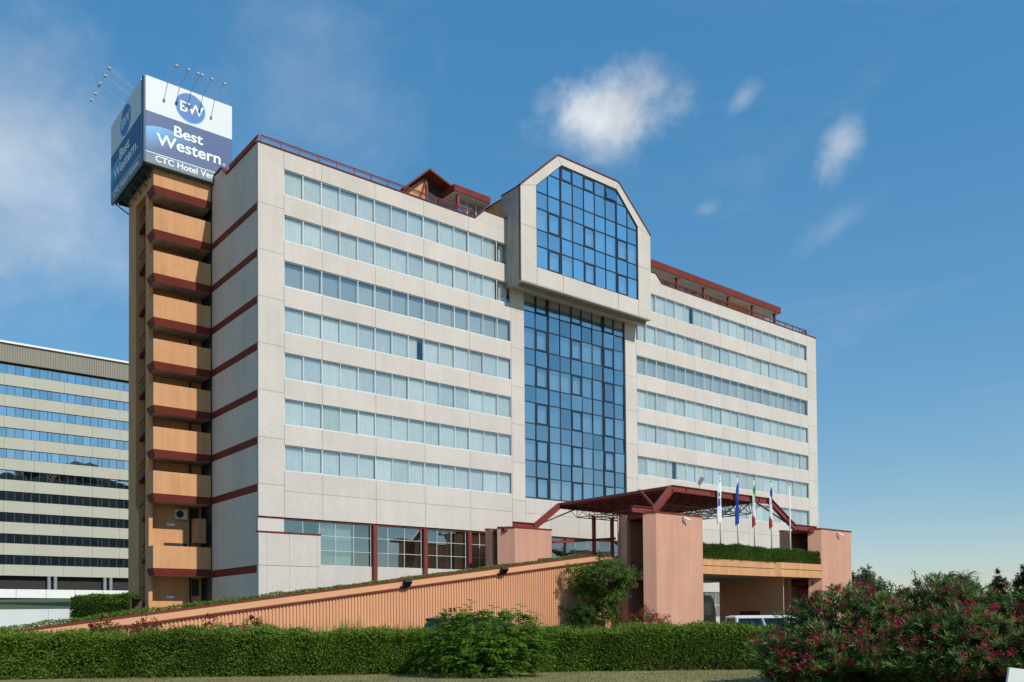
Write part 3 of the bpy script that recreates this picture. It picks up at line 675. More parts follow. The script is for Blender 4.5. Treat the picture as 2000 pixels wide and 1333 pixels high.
fr.box(1.2,1.34,8.7,16.5,Z0,Z1-.1); fr.box(-4.8,1.1,16.5,16.6,Z0,Z1-.1)
fr.build('sign_frame', M['signedge'], SG)
for (u_, w_, e, dbl) in [(-3.55,8.2,(-3.55,6.2,42.18),0),(-2.66,8.2,(-2.66,6.25,42.25),0),(-1.81,8.2,(-1.81,6.3,42.28),1),(-.92,8.2,(-.92,6.25,42.23),0),(-.01,8.2,(-.01,6.15,42.18),0),
                         (-5.27,10.5,(-7.05,10.5,42.75),0),(-5.27,11.6,(-7.06,11.62,42.74),0),(-5.27,12.94,(-7.15,12.94,42.7),1),(-5.27,14.5,(-7.05,14.54,42.77),0),(-5.27,15.6,(-7.1,15.6,42.75),0)]:
    a = MB(); a.tube((u_,w_+.05,Z1-.02),e,.025,n=5); ao = a.build('lamp_arm', M['steel'], SG)
    offs = ((-.16,),(.16,)) if dbl else ((0,),)
    for (o_,) in offs:
        c = Vector(e) + (Vector((o_,0,0)) if w_ < 8.3 else Vector((0,o_,0)))
        MB().box(c.x-.09,c.x+.09,c.y-.09,c.y+.09,c.z-.08,c.z+.06).build('lamp_head', M['lampgrey'], ao)

# ------------------------------------------------------------------ entrance canopy with its piers
EC = thing('entrance_canopy', 'dark red steel space-frame canopy with sloping legs on pink piers', 'canopy', BC, BA)
RZ = 11.2; CU0, CU1, CW0, CW1 = 24.8, 36.85, -16.0, -3.8
MB().box(CU0, CU1, CW0+.1, CW1, RZ-.12, RZ).build('roof_deck', M['redmetal'], EC)
for x in np.linspace(CU0, CU1, 17): MB().box(x-.04, x+.04, CW0+.12, CW1-.02, RZ-.22, RZ-.123).build('deck_rib', M['redmetal'], EC)
def portal(w_, uL, zL, uR, zR):
    b = MB(); zc = RZ-.24
    def ibeam(p, q):
        p = Vector(p); q = Vector(q); d = (q-p).normalized(); n_ = Vector((0,1,0)).cross(d).normalized()
        b.bar(p, q, .10, .42, up=n_); b.bar(p+n_*.21, q+n_*.21, .30, .05, up=n_); b.bar(p-n_*.21, q-n_*.21, .30, .05, up=n_)
    ibeam((CU0-.1,w_,zc),(CU1+.1,w_,zc)); ibeam((CU0-.05,w_,zc+.02),(uL,w_,zL)); ibeam((CU1+.05,w_,zc+.02),(uR,w_,zR))
    ibeam((uL+.05,w_,zL+.1),(uL-2.2,w_,zL+.1)); ibeam((uR-.05,w_,zR+.1),(uR+3.2,w_,zR+.1))
    for x in np.linspace(CU0+1.5, CU1-1.5, 4): b.box(x-.02,x+.02,w_-.14,w_+.14,zc-.2,zc+.2)
    return b.build('portal_frame', M['redmetal'], EC)
portal(CW0, 22.65, 9.05, 40.5, 8.95); portal(CW1, 21.9, 8.98, 40.3, 8.98)
sf = MB(); nu, nw = 9, 9
us = np.linspace(CU0+.3, CU1-.3, nu); ws = np.linspace(CW0+.4, CW1-.3, nw); zt, zb = RZ-.25, RZ-1.25
um = (us[:-1]+us[1:])/2; wm = (ws[:-1]+ws[1:])/2
for i in range(nu):
    sf.bar((us[i],ws[0],zt),(us[i],ws[-1],zt),.06,.06); sf.bar((us[0],ws[i],zt),(us[-1],ws[i],zt),.06,.06)
for i in range(nu-1):
    sf.bar((um[i],wm[0],zb),(um[i],wm[-1],zb),.06,.06); sf.bar((um[0],wm[i],zb),(um[-1],wm[i],zb),.06,.06)
    for j in range(nw-1):
        for a, c in ((0,0),(1,0),(0,1),(1,1)): sf.bar((um[i],wm[j],zb),(us[i+a],ws[j+c],zt),.045,.045)
o = sf.build('space_frame', M['redmetal'], EC); o['kind'] = 'stuff'
for u_, w_, z0 in ((26.6,-6.0,7.45),(28.75,-6.0,7.45),(34.5,-6.0,5.95)): MB().box(u_-.12,u_+.12,w_-.12,w_+.12,z0-1.5,RZ-1.2).build('canopy_post', M['redmetal'], EC)
MB().bar((22.0,-6.0,7.6),(29.1,-6.0,8.25),.2,.2).build('awning_beam', M['redmetal'], EC)
MB().bar((23.3,-16.0,9.1),(23.3,-14.2,10.9),.14,.14).build('strut', M['redmetal'], EC)
MB().bar((22.6,-3.8,9.3),(26.6,-3.8,10.8),.1,.1).build('strut', M['redmetal'], EC); MB().bar((39.9,-15.9,9.2),(35.0,-15.9,10.8),.1,.1).build('strut', M['redmetal'], EC)
def pier(u0, u1, w0, w1, k, ztop, uw, open_left=True):
    b = MB(); t = .4
    plan = [(u0,w0),(u1,w0),(u1,w0+t),(u0+.18,w0+t),(u0-k+t*.6,w0+k+t*.35),(u0-k,w0+k)]
    b.prism([(x,y,.0) for x, y in plan], (0,0,ztop), None)
    b.box(u1-t, u1-.002, w0+t+.003, w1-t-.003, .0, ztop-.002)
    b.box(uw, u1-.001, w1-t, w1, .0, ztop-.001); b.box(uw-.001, uw+.3, w1-t-.5, w1-t-.002, 0, ztop-.003)
    po = b.build('pier', M['pink'], EC); MB().box(uw+.05, u1-t-.01, w0+t+.01, w1-t-.01, ztop-.3, ztop-.004).build('pier_roof', M['red'], po)
    c = MB(); c.prism([(x+(-.05 if x < (u0+u1)/2 else .05), y-.05, ztop+.002) for x, y in plan], (0,0,.10), None)
    c.box(u1-t-.05, u1+.05, w0+t+.06, w1+.05, ztop+.003, ztop+.1); c.box(uw-.05, u1-t-.06, w1-t-.05, w1+.05, ztop+.003, ztop+.1)
    c.build('pier_coping', M['red'], po); return po
pa = pier(22.3, 27.45, -16.6, -13.2, .65, 8.95, 21.95); pb = pier(43.5, 48.35, -16.6, -13.2, .8, 9.0, 42.4); pcx = pier(19.4, 23.3, -4.4, -1.6, 1.0, 8.75, 18.6)
for u0, m_ in ((22.6, 1), (43.2, 1)):
    for z0 in (0, 4.6):
        b = MB()
        for i in range(10): b.box(u0+.4+.38*i, u0+.8+.38*i, -15.9, -14.0, z0+.3*i, z0+.3*i+.22)
        b.build('stair_flight', M['pink'], EC)
        b = MB(); b.bar((u0+.4,-15.9,z0+1.0),(u0+4,-15.9,z0+3.9),.06,.06); b.bar((u0+.1,-15.2,z0+1),(u0+.1,-13.8,z0+1),.05,.05)
        for i in range(5): b.bar((u0+.1,-15.9,z0+.2+.18*i),(u0+.1,-13.8,z0+.2+.18*i),.02,.02)
        b.build('stair_rail', M['redmetal'], EC)
    MB().box(u0-.3, u0+4.6, -16.1, -13.65, 4.2, 4.5).build('landing', M['red'], EC)
MB().tube((21.85,-13.35,.1),(21.85,-13.35,9.0),.07,n=8).build('drain_pipe', M['pink'], EC)
# drop-off deck
DK = thing('drop_off_deck', 'ochre concrete deck edge beam spanning between the pink piers above the driveway', 'bridge', BC, BA)
def beamseg(u0, u1, wf):
    MB().box(u0, u1, wf, wf+.45, 5.42, 5.93).build('upper_fascia', M['orange'], DK); MB().box(u0, u1, wf+.05, wf+.45, 5.36, 5.419).build('fascia_groove', M['joint'], DK)
    MB().box(u0, u1, wf, wf+.45, 4.77, 5.359).build('lower_fascia', M['orange'], DK)
beamseg(27.46, 36.75, -16.45); beamseg(37.3, 43.48, -16.72)
b = MB(); b.prism([(36.76,-16.45,4.775),(37.29,-16.72,4.775),(37.29,-16.3,4.775),(36.76,-16.1,4.775)], (0,0,1.15), None); b.build('fascia_step', M['orange'], DK)
MB().box(27.46, 43.48, -16.4, -15.2, 5.94, 6.05).build('planter_rim', M['red'], DK)
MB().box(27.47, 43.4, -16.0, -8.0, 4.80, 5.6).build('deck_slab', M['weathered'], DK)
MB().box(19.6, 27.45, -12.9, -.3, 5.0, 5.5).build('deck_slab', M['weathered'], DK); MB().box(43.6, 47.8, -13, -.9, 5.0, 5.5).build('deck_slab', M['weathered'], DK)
dw = MB(); n = 44
for i in range(n):
    y = -15.9 + 6.5*i/n; dw.box(38.78, 38.86+(.04 if i % 2 else 0), y, y+6.5/n, .02, 4.79)
dw.build('corrugated_side_wall', M['sheet'], DK); MB().box(38.72,38.775,-13.6,-11.6,.02,2.0).build('side_door', M['red'], DK)
for x, y in ((30,-14),(34.5,-13)): MB().tube((x,y,4.74),(x,y,4.80),.12,n=10).build('soffit_light', M['lampgrey'], DK)
bn = thing('blue_banner', 'small blue welcome board with white lettering behind the pier', 'sign', BC, BA)
MB().box(27.9, 29.3, -8.05, -8.0, 7.1, 9.6).build('board', M['signblue'], bn); text('W', .6, (28.35,-8.07,8.35), (rad(90),0,0), M['signtext'], bn)

# ------------------------------------------------------------------ ramp wall
RP = thing('ramp_wall', 'long ochre corrugated ramp wall rising towards the entrance canopy', 'wall', BC, BA)
RW0, RU0, RU1 = -13.2, -20.0, 21.9
def rz(u): return 1.14 + .1322*(u+17.5) if u < 19.3 else 1.14+.1322*36.8
n = 210; sh = MB(); du = (RU1-RU0)/n
for i in range(n):
    u0 = RU0+du*i; prof = [(0,0),(.30,0),(.42,.07),(.88,.07),(1,0)]
    for (a, d0), (c, d1) in zip(prof[:-1], prof[1:]):
        ua, ub = u0+du*a, u0+du*c
        sh.quad((ua,RW0+.05-d0,.0),(ub,RW0+.05-d1,.0),(ub,RW0+.05-d1,rz(ub)-.52),(ua,RW0+.05-d0,rz(ua)-.52))
sh.build('corrugated_sheet', M['sheet'], RP)
cp_ = MB(); cr_ = MB()
for a, b_ in ((RU0, 19.3), (19.3, RU1)):
    za, zb_ = rz(a), rz(b_)
    cp_.prism([(a,RW0-.06,za-.42),(b_,RW0-.06,zb_-.42),(b_,RW0-.06,zb_-.06),(a,RW0-.06,za-.06)], (0,.42,0), None)
    cr_.prism([(a,RW0-.10,za-.058),(b_,RW0-.10,zb_-.058),(b_,RW0-.10,zb_+.03),(a,RW0-.10,za+.03)], (0,.5,0), None)
    cr_.prism([(a,RW0-.12,za-.52),(b_,RW0-.12,zb_-.52),(b_,RW0-.12,zb_-.422),(a,RW0-.12,za-.422)], (0,.4,0), None)
cp_.build('coping_band', M['coping'], RP); cr_.build('coping_trim', M['red'], RP)
MB().prism([(RU0,RW0+.4,0),(RU1,RW0+.4,0),(RU1,RW0+.4,rz(RU1)-.5),(19.3,RW0+.4,rz(19.3)-.5),(RU0,RW0+.4,rz(RU0)-.5)], (0,.25,0), None).build('retaining_wall_core', M['weathered'], RP)
rr = MB(); rr.quad((RU0,RW0+.65,rz(RU0)-.5),(19.3,RW0+.65,rz(19.3)-.45),(19.3,-6,rz(19.3)-.45),(RU0,-6,rz(RU0)-.5)); o = rr.build('ramp_road', M['asphalt'], None, BC); o.rotation_euler = (0,0,BA); struct(o)
def floodlight(loc, label, rot=BA, group='black floodlights along the ramp wall', m='black'):
    f = thing('floodlight', label, 'floodlight', loc, rot, group)
    MB().bar((0,.05,-.05),(0,-.25,-.02),.06,.06).build('bracket', M[m], f)
    b = MB(); b.prism([(-.24,-.22,-.22),(.24,-.22,-.22),(.24,-.52,.06),(-.24,-.52,.06)], (0,.14,.17), None); b.build('lamp_housing', M[m], f)
    b = MB(); b.prism([(-.2,-.235,-.215),(.2,-.235,-.215),(.2,-.515,.045),(-.2,-.515,.045)], (0,-.012,-.012), None); b.build('lens', M['carglass'], f)
floodlight(P(3.52,-13.3,3.72), 'black floodlight on the lower half of the ramp wall')
floodlight(P(10.9,-13.3,4.68), 'black floodlight on the ramp wall next to the pier below the canopy')
fl = thing('floodlight', 'grey floodlight standing on the canopy front beam', 'floodlight', P(27.9,-16.0,11.22), BA+.6)
MB().bar((0,0,0),(0,0,.35),.05,.05).build('bracket', M['lampgrey'], fl); MB().prism([(-.3,-.1,.3),(.3,-.1,.3),(.3,-.35,.75),(-.3,-.35,.75)], (0,.22,.1), None).build('lamp_housing', M['lampgrey'], fl)
for u_, lb in ((25.2,'white security camera on the pier with a stair opening beside the tree'), (46.0,'white security camera on the pier behind the oleander')):
    c = thing('security_camera', lb, 'camera', P(u_,-16.62,8.75), BA)
    MB().tube((0,0,.08),(0,-.18,.05),.06,n=8).build('mount', M['white'], c); MB().tube((-.02,-.16,.0),(.42,-.34,-.18),.075,n=8).build('camera_body', M['white'], c)
    MB().bar((0,-.16,0),(0,-.2,-.3),.04,.04).build('bracket_arm', M['lampgrey'], c)

# ------------------------------------------------------------------ flagpoles and flags
FL = [(30.06,'white and blue logo flag'),(32.25,'plain deep blue flag'),(34.42,'green white and red flag'),(36.72,'blue white and red flag'),(39.35,None)]
def flag_mesh(cols, wd, h, stripes):
    b = MB(); nx, nz = 8, 22
    def pt(i, j):
        s, t = i/nx, j/nz; sp_ = wd*(.30+.55*t**.7)
        return (-s*sp_ + .03*math.sin(9*t+4*s), .09*math.sin(s*8+t*3)*s**.5*(.4+t), -t*h - .12*s*h*(1-t*.2))
    for i in range(nx):
        for j in range(nz):
            t = (j+.5)/nz; s = (i+.5)/nx
            q = stripes(s, t); b.quad(pt(i,j), pt(i+1,j), pt(i+1,j+1), pt(i,j+1), mi=q)
    return b.mesh('flag', cols, True)
band3 = lambda s, t: min(2, int((t*.8+s*.35)*2.6))
flags = [flag_mesh(clothmat('flag_white_blue', ((.72,.74,.80),(.05,.08,.35))), .75, 3.3, lambda s, t: 1 if (.25 < t < .62 and .35 < s < .75 and int(t*40) % 3) else 0),
         flag_mesh(clothmat('flag_blue', ((.01,.055,.30),)), .62, 3.3, lambda s, t: 0),
         flag_mesh(clothmat('flag_tricolour_green', ((.015,.22,.05),(.75,.75,.75),(.42,.02,.03))), .6, 3.3, band3),
         flag_mesh(clothmat('flag_tricolour_blue', ((.015,.03,.22),(.75,.75,.78),(.42,.02,.03))), .62, 3.3, band3)]
for i, (u_, fl_) in enumerate(FL):
    d = ('bearing the '+fl_) if fl_ else 'without a flag next to the far pier'
    f = thing('flagpole', 'white flagpole rising from the planter hedge '+d, 'flagpole', P(u_,-16.26,5.95), BA, 'white flagpoles on the deck')
    MB().tube((0,0,0),(0,0,6.5),.075,.045,n=10).build('pole', M['white'], f, smooth=True); MB().sphere((0,0,6.57),.085).build('finial', M['steel'], f, smooth=True)
    MB().box(-.03,.03,-.12,-.07,.9,1.1).build('cleat', M['lampgrey'], f)
    if fl_: tag(link('flag', flags[i], None, P(u_,-16.36,12.15), (0,0,BA)), fl_+' hanging limp from its pole', 'flag', 'limp flags on the deck flagpoles')

# ------------------------------------------------------------------ neighbouring office block
NO = P(0, 92.45, 0)
NB = thing('office_building', 'long beige office block with dark ribbon windows behind the stair tower', 'building', NO, BA)
NT = [40.69 - 3.222*k for k in range(10)]; NL, NR = -26.0, 19.5
MB().box(NL, NR, .5, 16, 5.2, 43.9).build('office_core', M['dark'], NB)
MB().box(NL-.2, NR+.2, -.6, 16.2, 43.85, 44.15).build('roof_edge', M['white'], NB)
fs = MB()
for i in range(int((NR-NL)/.35)):
    x = NL+.35*i; fs.box(x, x+.25, -.34, -.2, 41.05, 43.84)
fs.box(NL, NR, -.25, .3, 41.0, 43.845); fs.build('ribbed_fascia', M['nbfascia'], NB)
joints = [NR-4.13*k for k in range(12)]
for k in range(10):
    zt_ = NT[k]-1.47; zb_ = NT[k+1] if k < 9 else 8.55
    for a in joints[1:]:
        boxo('office_panel', 4.10, .3, zt_-zb_-.03, M['nbpanel'], NB, (a, -.3, zb_+.015))
pat = [1.12]*6+[.58]
for k in range(10):
    z0, z1 = NT[k]-1.47, NT[k]; fr = MB(); x = NR-.1; i = 0; xs_ = []
    while x > -6:
        d = pat[i % 7]; xs_.append((x-d, x)); x -= d; i += 1
    fr.box(x, NR, -.12, .02, z1-.06, z1); fr.box(x, NR, -.12, .02, z0, z0+.06)
    for a, b in xs_: fr.box(a-.035, a+.035, -.115, .02, z0+.06, z1-.06)
    ro = fr.build('office_window_row', M['nbframe'], NB)
    for a, b in xs_: boxo('office_pane', b-a-.07, .015, 1.35, M['nbglass'], ro, (a+.035, -.06, z0+.06))
MB().box(NL, -6.2, -.1, .1, 8.6, 41).build('office_window_band', M['nbglass'], NB)
for k in range(10):
    x = 14.2-4.1*2.0*k/2*1.0
for x in (13.6, 5.5, -2.6, -10.7):
    for d in (-.45, .45): MB().tube((x+d,-.1,5.2),(x+d,-.1,8.54),.28,n=12).build('ground_column', M['steel'], NB)
MB().box(NL, 14.4, 2.0, 2.2, 5.2, 8.54).build('ground_floor_glazing', M['nbglass'], NB)
for x in np.arange(-24, 14, 2.05): MB().box(x-.05, x+.05, 1.9, 1.99, 5.2, 8.54).build('ground_mullion', M['nbframe'], NB)
MB().box(NL, NR, -.05, 1.8, 8.55, 8.8).build('ground_floor_soffit', M['nbpanel'], NB)
wl_ = thing('parapet_wall', 'low white parapet wall below the office block', 'wall', NO, BA)
for i in range(11): boxo('wall_panel', 4.0, .2, 1.3, M['white'], wl_, (-24+4.06*i, -1.6, 5.15))
def ter(p):
    b = MB(); b.quad(*p); return b
t_ = ter([(-120,63,2.45),(-31,63,2.45),(-20,138,5.2),(-160,138,5.2)]); struct(t_.build('lawn_bank', M['lawn']))
t_ = ter([(-120,138.0,5.19),(40,138.0,5.19),(60,230,5.19),(-160,230,5.19)]); struct(t_.build('terrace_ground', M['asphalt']))
rw_ = thing('retaining_wall', 'long white retaining wall in front of the lawn bank', 'wall', (0,0,0))
for i in range(16): boxo('wall_panel', 5.6, .3, 2.5, M['white'], rw_, (-118+5.64*i, 62.6, 0))

# ------------------------------------------------------------------ vehicles
def car(name, label, cat, loc, rz, L, Wd, Hh, paint, hood=.22, tail=.06, lampside=1):
    c = thing(name, label, cat, loc, rz)
    def prof(lower):
        z = Hh
        return [(-L/2,.35),(-L/2+.02,.80*z*.62),(-L/2+.1,z*.58)] if lower else None
    b = MB(); hz = Hh*.56; st = [(-L/2,.28),(-L/2-.02,.55),(-L/2+.05,hz*.93),(-L/2+.15,hz),(L/2-hood*L*1.0,hz+.02),(L/2-.25,hz*.82),(L/2-.03,hz*.65),(L/2,.45),(L/2-.03,.25)]
    b.prism([(x,-Wd/2,z) for x, z in st], (0,Wd,0), None); bo = b.build('body', M[paint], c)
    g = MB(); x0, x1 = -L/2+.12, L/2-hood*L; r0, r1 = x0+tail*L+.1, x1-.75; zi = .12; zr = Hh-.06
    lo = [(x0,-Wd/2+.04,hz),(x1,-Wd/2+.04,hz),(x1,Wd/2-.04,hz),(x0,Wd/2-.04,hz)]; hi = [(r0,-Wd/2+zi+.08,zr),(r1,-Wd/2+zi+.08,zr),(r1,Wd/2-zi-.08,zr),(r0,Wd/2-zi-.08,zr)]
    for i in range(4): g.quad(lo[i],lo[(i+1)%4],hi[(i+1)%4],hi[i])
    g.build('glazing', M['carglass'], c)
    MB().box(x0+.5,x1-.6,-Wd/2+.4,Wd/2-.4,hz,zr-.1).build('cabin_interior', M['dark'], c)
    rf_ = MB(); q = [(r0-.10,-Wd/2+zi+.02),(r1+.12,-Wd/2+zi+.02),(r1+.12,Wd/2-zi-.02),(r0-.10,Wd/2-zi-.02)]
    q2 = [(r0+.08,-Wd/2+zi+.22),(r1-.1,-Wd/2+zi+.22),(r1-.1,Wd/2-zi-.22),(r0+.08,Wd/2-zi-.22)]
    a_ = [(x,y,zr-.05) for x, y in q]; b_ = [(x,y,zr+.02) for x, y in q]; c_ = [(x,y,Hh) for x, y in q2]
    for lo_, hi_ in ((a_,b_),(b_,c_)):
        for i in range(4): rf_.quad(lo_[i],lo_[(i+1)%4],hi_[(i+1)%4],hi_[i])
    rf_.quad(*c_); rf_.quad(*a_[::-1]); rf_.build('roof_panel', M[paint], c, smooth=True)
    pl = MB()
    for s in (-1,1):
        y0 = s*(Wd/2-.035); y1 = s*(Wd/2-zi-.075)
        for fx in (0, .42, .8, 1.0): pl.bar((x0+(x1-x0)*fx,y0,hz),(r0+(r1-r0)*fx,y1,zr),.07,.07)
    pl.build('window_pillars', M[paint], c)
    for x in (-L/2+.75, L/2-.8):
        for s in (-1,1):
            y = s*(Wd/2-.1); wv = MB().tube((x,y-.1,.32),(x,y+.1,.32),.32,n=18).build('wheel', M['black'], c); MB().tube((x,y-.105,.32),(x,y+.105,.32),.19,n=12).build('rim', M['steel'], wv)
    for s in (-1,1):
        MB().box(-L/2-.03,-L/2+.05,s*(Wd/2-.12)-.08,s*(Wd/2-.12)+.08,hz*.8,hz*.8+.5*Hh*.45).build('tail_lamp', M['redlamp'], c)
        MB().box(L/2-.12,L/2-.01,s*(Wd/2-.3)-.15,s*(Wd/2-.3)+.15,hz*.66,hz*.8).build('headlight', M['frame'], c)
        MB().sphere((x1-.35,s*(Wd/2+.06),hz+.1),.11,sc=(.7,1,.8)).build('mirror', M[paint], c)
    return c
car('parked_car', 'white compact car parked behind the hedge under the deck', 'car', (10.35,34.3,0), .03, 4.0, 1.72, 1.64, 'carwhite', .17, .03)
car('parked_car', 'dark green car almost hidden by the hedge in front of the ramp wall', 'car', (-1.1,30.4,0), .0, 4.3, 1.75, 1.66, 'cardark', .12, .04)
co = thing('tour_coach', 'dark blue tour coach standing below the deck beside the hotel', 'bus', P(36.6,-4.8,0), BA)
b = MB(); pr = [(-6,.35),(5.7,.35),(6.0,.7),(5.95,2.2),(5.6,3.2),(5.2,3.55),(-5.8,3.6),(-6,3.3)]
b.prism([(x,-1.25,z) for x, z in pr], (0,2.5,0), None); b.build('body', M['coach'], co)
MB().box(-5.6,5.3,-1.262,-1.252,1.7,2.9).build('side_window', M['carglass'], co)
for x in (-3.6, 4.0):
    for y in (-1.15, 1.15): MB().tube((x,y-.14,.5),(x,y+.14,.5),.5,n=18).build('wheel', M['black'], co)
wb = thing('white_sign_board', 'plain tilted white board at the edge of the lawn below the oleander', 'sign', (4.5,8.0,0), 0)
b = MB(); b.prism([(0,0,.70),(.9,0,.6),(.97,0,1.03),(.07,0,1.15)], (0,.03,0), None); b.build('board', M['white'], wb)
MB().box(.5,.55,.035,.08,0,.9).build('stake', M['steel'], wb)

# ------------------------------------------------------------------ vegetation
def plant(name, label, cat, loc=(0,0,0), group=None, rz=0.0): return thing(name, label, cat, loc, rz, group)
def add(parent, name, verts, m, tint=None): return link(name, npmesh(name, verts, verts.shape[1], m, tint), parent)
def field(s, z, seed, f0, f1, k=14):
    r = np.random.default_rng(100+int(seed)); o = np.zeros_like(s)
    for _ in range(k):
        f = f0*(f1/f0)**r.random(); th = r.random()*6.28; o = o+np.sin(s*f*np.cos(th)+z*f*np.sin(th)+r.random()*6.28)
    return o/math.sqrt(k)
def lump(s, z, seed=0): return .065*field(s, z, seed, .5, 3)+.045*field(s, z, seed+1, 3, 12)
def hedge(name, label, a, b, h, dep, dens, leaf, m, mnew, shoots=0, seed=0, parent=None, zfun=None, group=None):
    """clipped hedge from a to b (its front foot line), front faces the camera side"""
    a = np.array(a, float); b = np.array(b, float); Ld = np.linalg.norm((b-a)[:2]); d = (b-a)/Ld; nf = np.array([d[1], -d[0], 0.0])
    pl_ = parent or plant(name, label, 'hedge', tuple(a), group); org = np.array(tuple(pl_.location))
    n = int(dens*Ld*(h+dep*.8)); s = RNG.random(n)*Ld; face = RNG.random(n) < h/(h+dep*.8)
    z = np.where(face, h*RNG.random(n)**.85, h - .02*RNG.random(n)); y = np.where(face, 0, dep*RNG.random(n))
    hole = np.clip(.35+.5*field(s, z, seed+5, 2, 14), 0, 1.2)*(1.1-.6*z/h)
    inn = RNG.exponential(1.0, n)*(.035+.20*hole); lp = lump(s, z, seed)*(1.25 if h == 1.24 else .6)
    hh = .06*np.sin(s*.9+seed)+.05*np.sin(s*2.3+seed)+.04*np.sin(s*5.7)
    pos = a + d*s[:,None] + nf*(lp*.8 - y - np.where(face, inn, 0) + .06*(1-np.minimum(1,z/h)))[:,None]
    pos[:,2] += z + np.where(face, hh*z/h, hh - inn + .06*RNG.normal(size=n)) 
    out = np.where(face[:,None], nf, np.array([0,0,1.0]))
    ax = unit(sph(n)*.9 + out*.7 + np.array([0,0,.35])); nr = unit(out + sph(n)*.8 + np.array([0,0,.4]))
    Ls = leaf*(.7+.6*RNG.random(n))
    V = leaves(pos, ax, nr, Ls, Ls*.55) - org
    tint = np.clip(RNG.random(n)*.6 + .2*field(s, z, seed+9, .6, 5) + .25, 0, 1)
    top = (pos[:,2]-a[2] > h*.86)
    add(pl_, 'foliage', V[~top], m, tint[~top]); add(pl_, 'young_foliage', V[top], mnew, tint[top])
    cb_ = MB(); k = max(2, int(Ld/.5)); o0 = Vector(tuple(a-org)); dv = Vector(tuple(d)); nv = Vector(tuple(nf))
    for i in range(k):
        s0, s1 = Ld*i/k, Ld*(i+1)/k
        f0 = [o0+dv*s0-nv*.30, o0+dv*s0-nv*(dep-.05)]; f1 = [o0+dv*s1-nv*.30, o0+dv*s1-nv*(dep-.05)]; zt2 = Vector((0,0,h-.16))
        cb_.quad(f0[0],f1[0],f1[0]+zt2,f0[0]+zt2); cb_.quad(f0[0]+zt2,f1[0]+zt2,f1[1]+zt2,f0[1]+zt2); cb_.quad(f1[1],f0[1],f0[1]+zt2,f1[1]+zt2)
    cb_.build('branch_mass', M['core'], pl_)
    if shoots:
        ns = shoots; ss = RNG.random(ns)*Ld; hs = .12+.25*RNG.random(ns)**2; q = 9
        t = np.tile(np.linspace(.05,1,q), ns); i = np.repeat(np.arange(ns), q)
        base = a + d*ss[:,None] + nf*(-.1-.5*RNG.random(ns))[:,None]; base[:,2] += h-.05
        lean = RNG.normal(size=(ns,3))*.18; lean[:,2] = 1
        p = base[i] + lean[i]*(hs[i]*t)[:,None]; al = sph(len(p)); al[:,2] = abs(al[:,2])*.5+.3
        Lf = .05*(1.15-t*.5)
        add(pl_, 'long_shoots', leaves(p, al, sph(len(p))*.5+np.array([0,0,1]), Lf, Lf*.5)-org, mnew)
    return pl_
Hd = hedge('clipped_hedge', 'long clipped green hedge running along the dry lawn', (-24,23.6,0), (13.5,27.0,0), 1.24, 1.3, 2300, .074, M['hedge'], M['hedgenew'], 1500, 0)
def tall_shoots(parent, xs_, base_y, hmax, n_each):
    P_, A_, Ls = [], [], []
    for x0, x1, hm, cnt in xs_:
        for _ in range(cnt):
            x = random.uniform(x0,x1); yy = base_y + random.uniform(.25,.8); hgt = random.uniform(.35,1)*hm; ln = random.gauss(0,.10)
            for t in np.linspace(.15,1,int(16*hgt/.6)+6):
                for s in (-1,1):
                    P_.append((x+ln*t*hgt, yy, 1.15+t*hgt)); A_.append((s*.8+random.gauss(0,.3), random.gauss(0,.5), .55)); Ls.append(.055*(1.2-t*.7))
    P_ = np.array(P_); L_ = np.array(Ls)
    add(parent, 'tall_shoots', leaves(P_, np.array(A_), np.tile((0.,-.6,.8),(len(P_),1)), L_, L_*.42)-np.array(tuple(parent.location)), M['hedgenew'])
tall_shoots(Hd, [(-8.7,-4.0,.55,70),(-4.2,-2.2,.45,22),(-14,-9,.3,30),(-3,8,.22,60),(-8.2,-7.0,.75,8),(-5.1,-4.4,.7,6)], 24.9, .6, 1)
# spreading shrub with compound leaves growing through the hedge
sh_ = plant('compound_leaf_shrub', 'bright green shrub with long compound leaves bulging out of the hedge', 'shrub', (-.75,24.9,0))
VS = []; st_ = MB()
for k in range(560):
    th = random.uniform(-math.pi, 0) if random.random() < .8 else random.uniform(0, math.pi)
    zc = random.uniform(.1,1.78); rr_ = 1.85*math.sqrt(max(.05, 1-((zc-.75)/1.2)**2))*random.uniform(.6,1.0)
    base = np.array([rr_*.92*math.cos(th), rr_*.45*math.sin(th)-.6, zc]); 
    ax = np.array([math.cos(th)*.7+random.gauss(0,.4), math.sin(th)*.6-.25, random.gauss(.25,.35)]); ax /= np.linalg.norm(ax)
    Lr = random.uniform(.3,.5); nl = 9; sd_ = np.cross(ax, (0,0,1)); sd_ /= np.linalg.norm(sd_)+1e-6
    for i in range(nl):
        t = (i+.6)/nl; p = base + ax*Lr*t + np.array([0,0,-.16*t*t])
        for s in (-1,1): VS.append((p, sd_*s+ax*.45+np.array([0,0,-.12]), .125*(1.1-.5*abs(t-.4))))
for cx_, cy_, hh_ in ((-.75,-.3,1.9),(-.45,-.2,2.12),(.15,-.2,1.95),(.95,-.2,1.98),(1.25,-.1,1.78),(-1.2,-.2,1.75),(.55,-.25,1.85)):
    for k in range(15):
        zc = 1.1+(hh_-1.1)*k/14; th = k*2.4; ax = np.array([math.cos(th), math.sin(th), .55]); ax /= np.linalg.norm(ax); sd_ = np.cross(ax,(0,0,1)); sd_ /= np.linalg.norm(sd_)
        base = np.array([cx_+.06*math.sin(k), cy_, zc]); Lr = .30*(1.25-.6*k/14)
        for i in range(7):
            t = (i+.6)/7
            for s in (-1,1): VS.append((base+ax*Lr*t+np.array([0,0,-.08*t*t]), sd_*s+ax*.45, .085))
    st_.tube((cx_,cy_,.3),(cx_+.03,cy_,hh_),.018,.006,n=5)
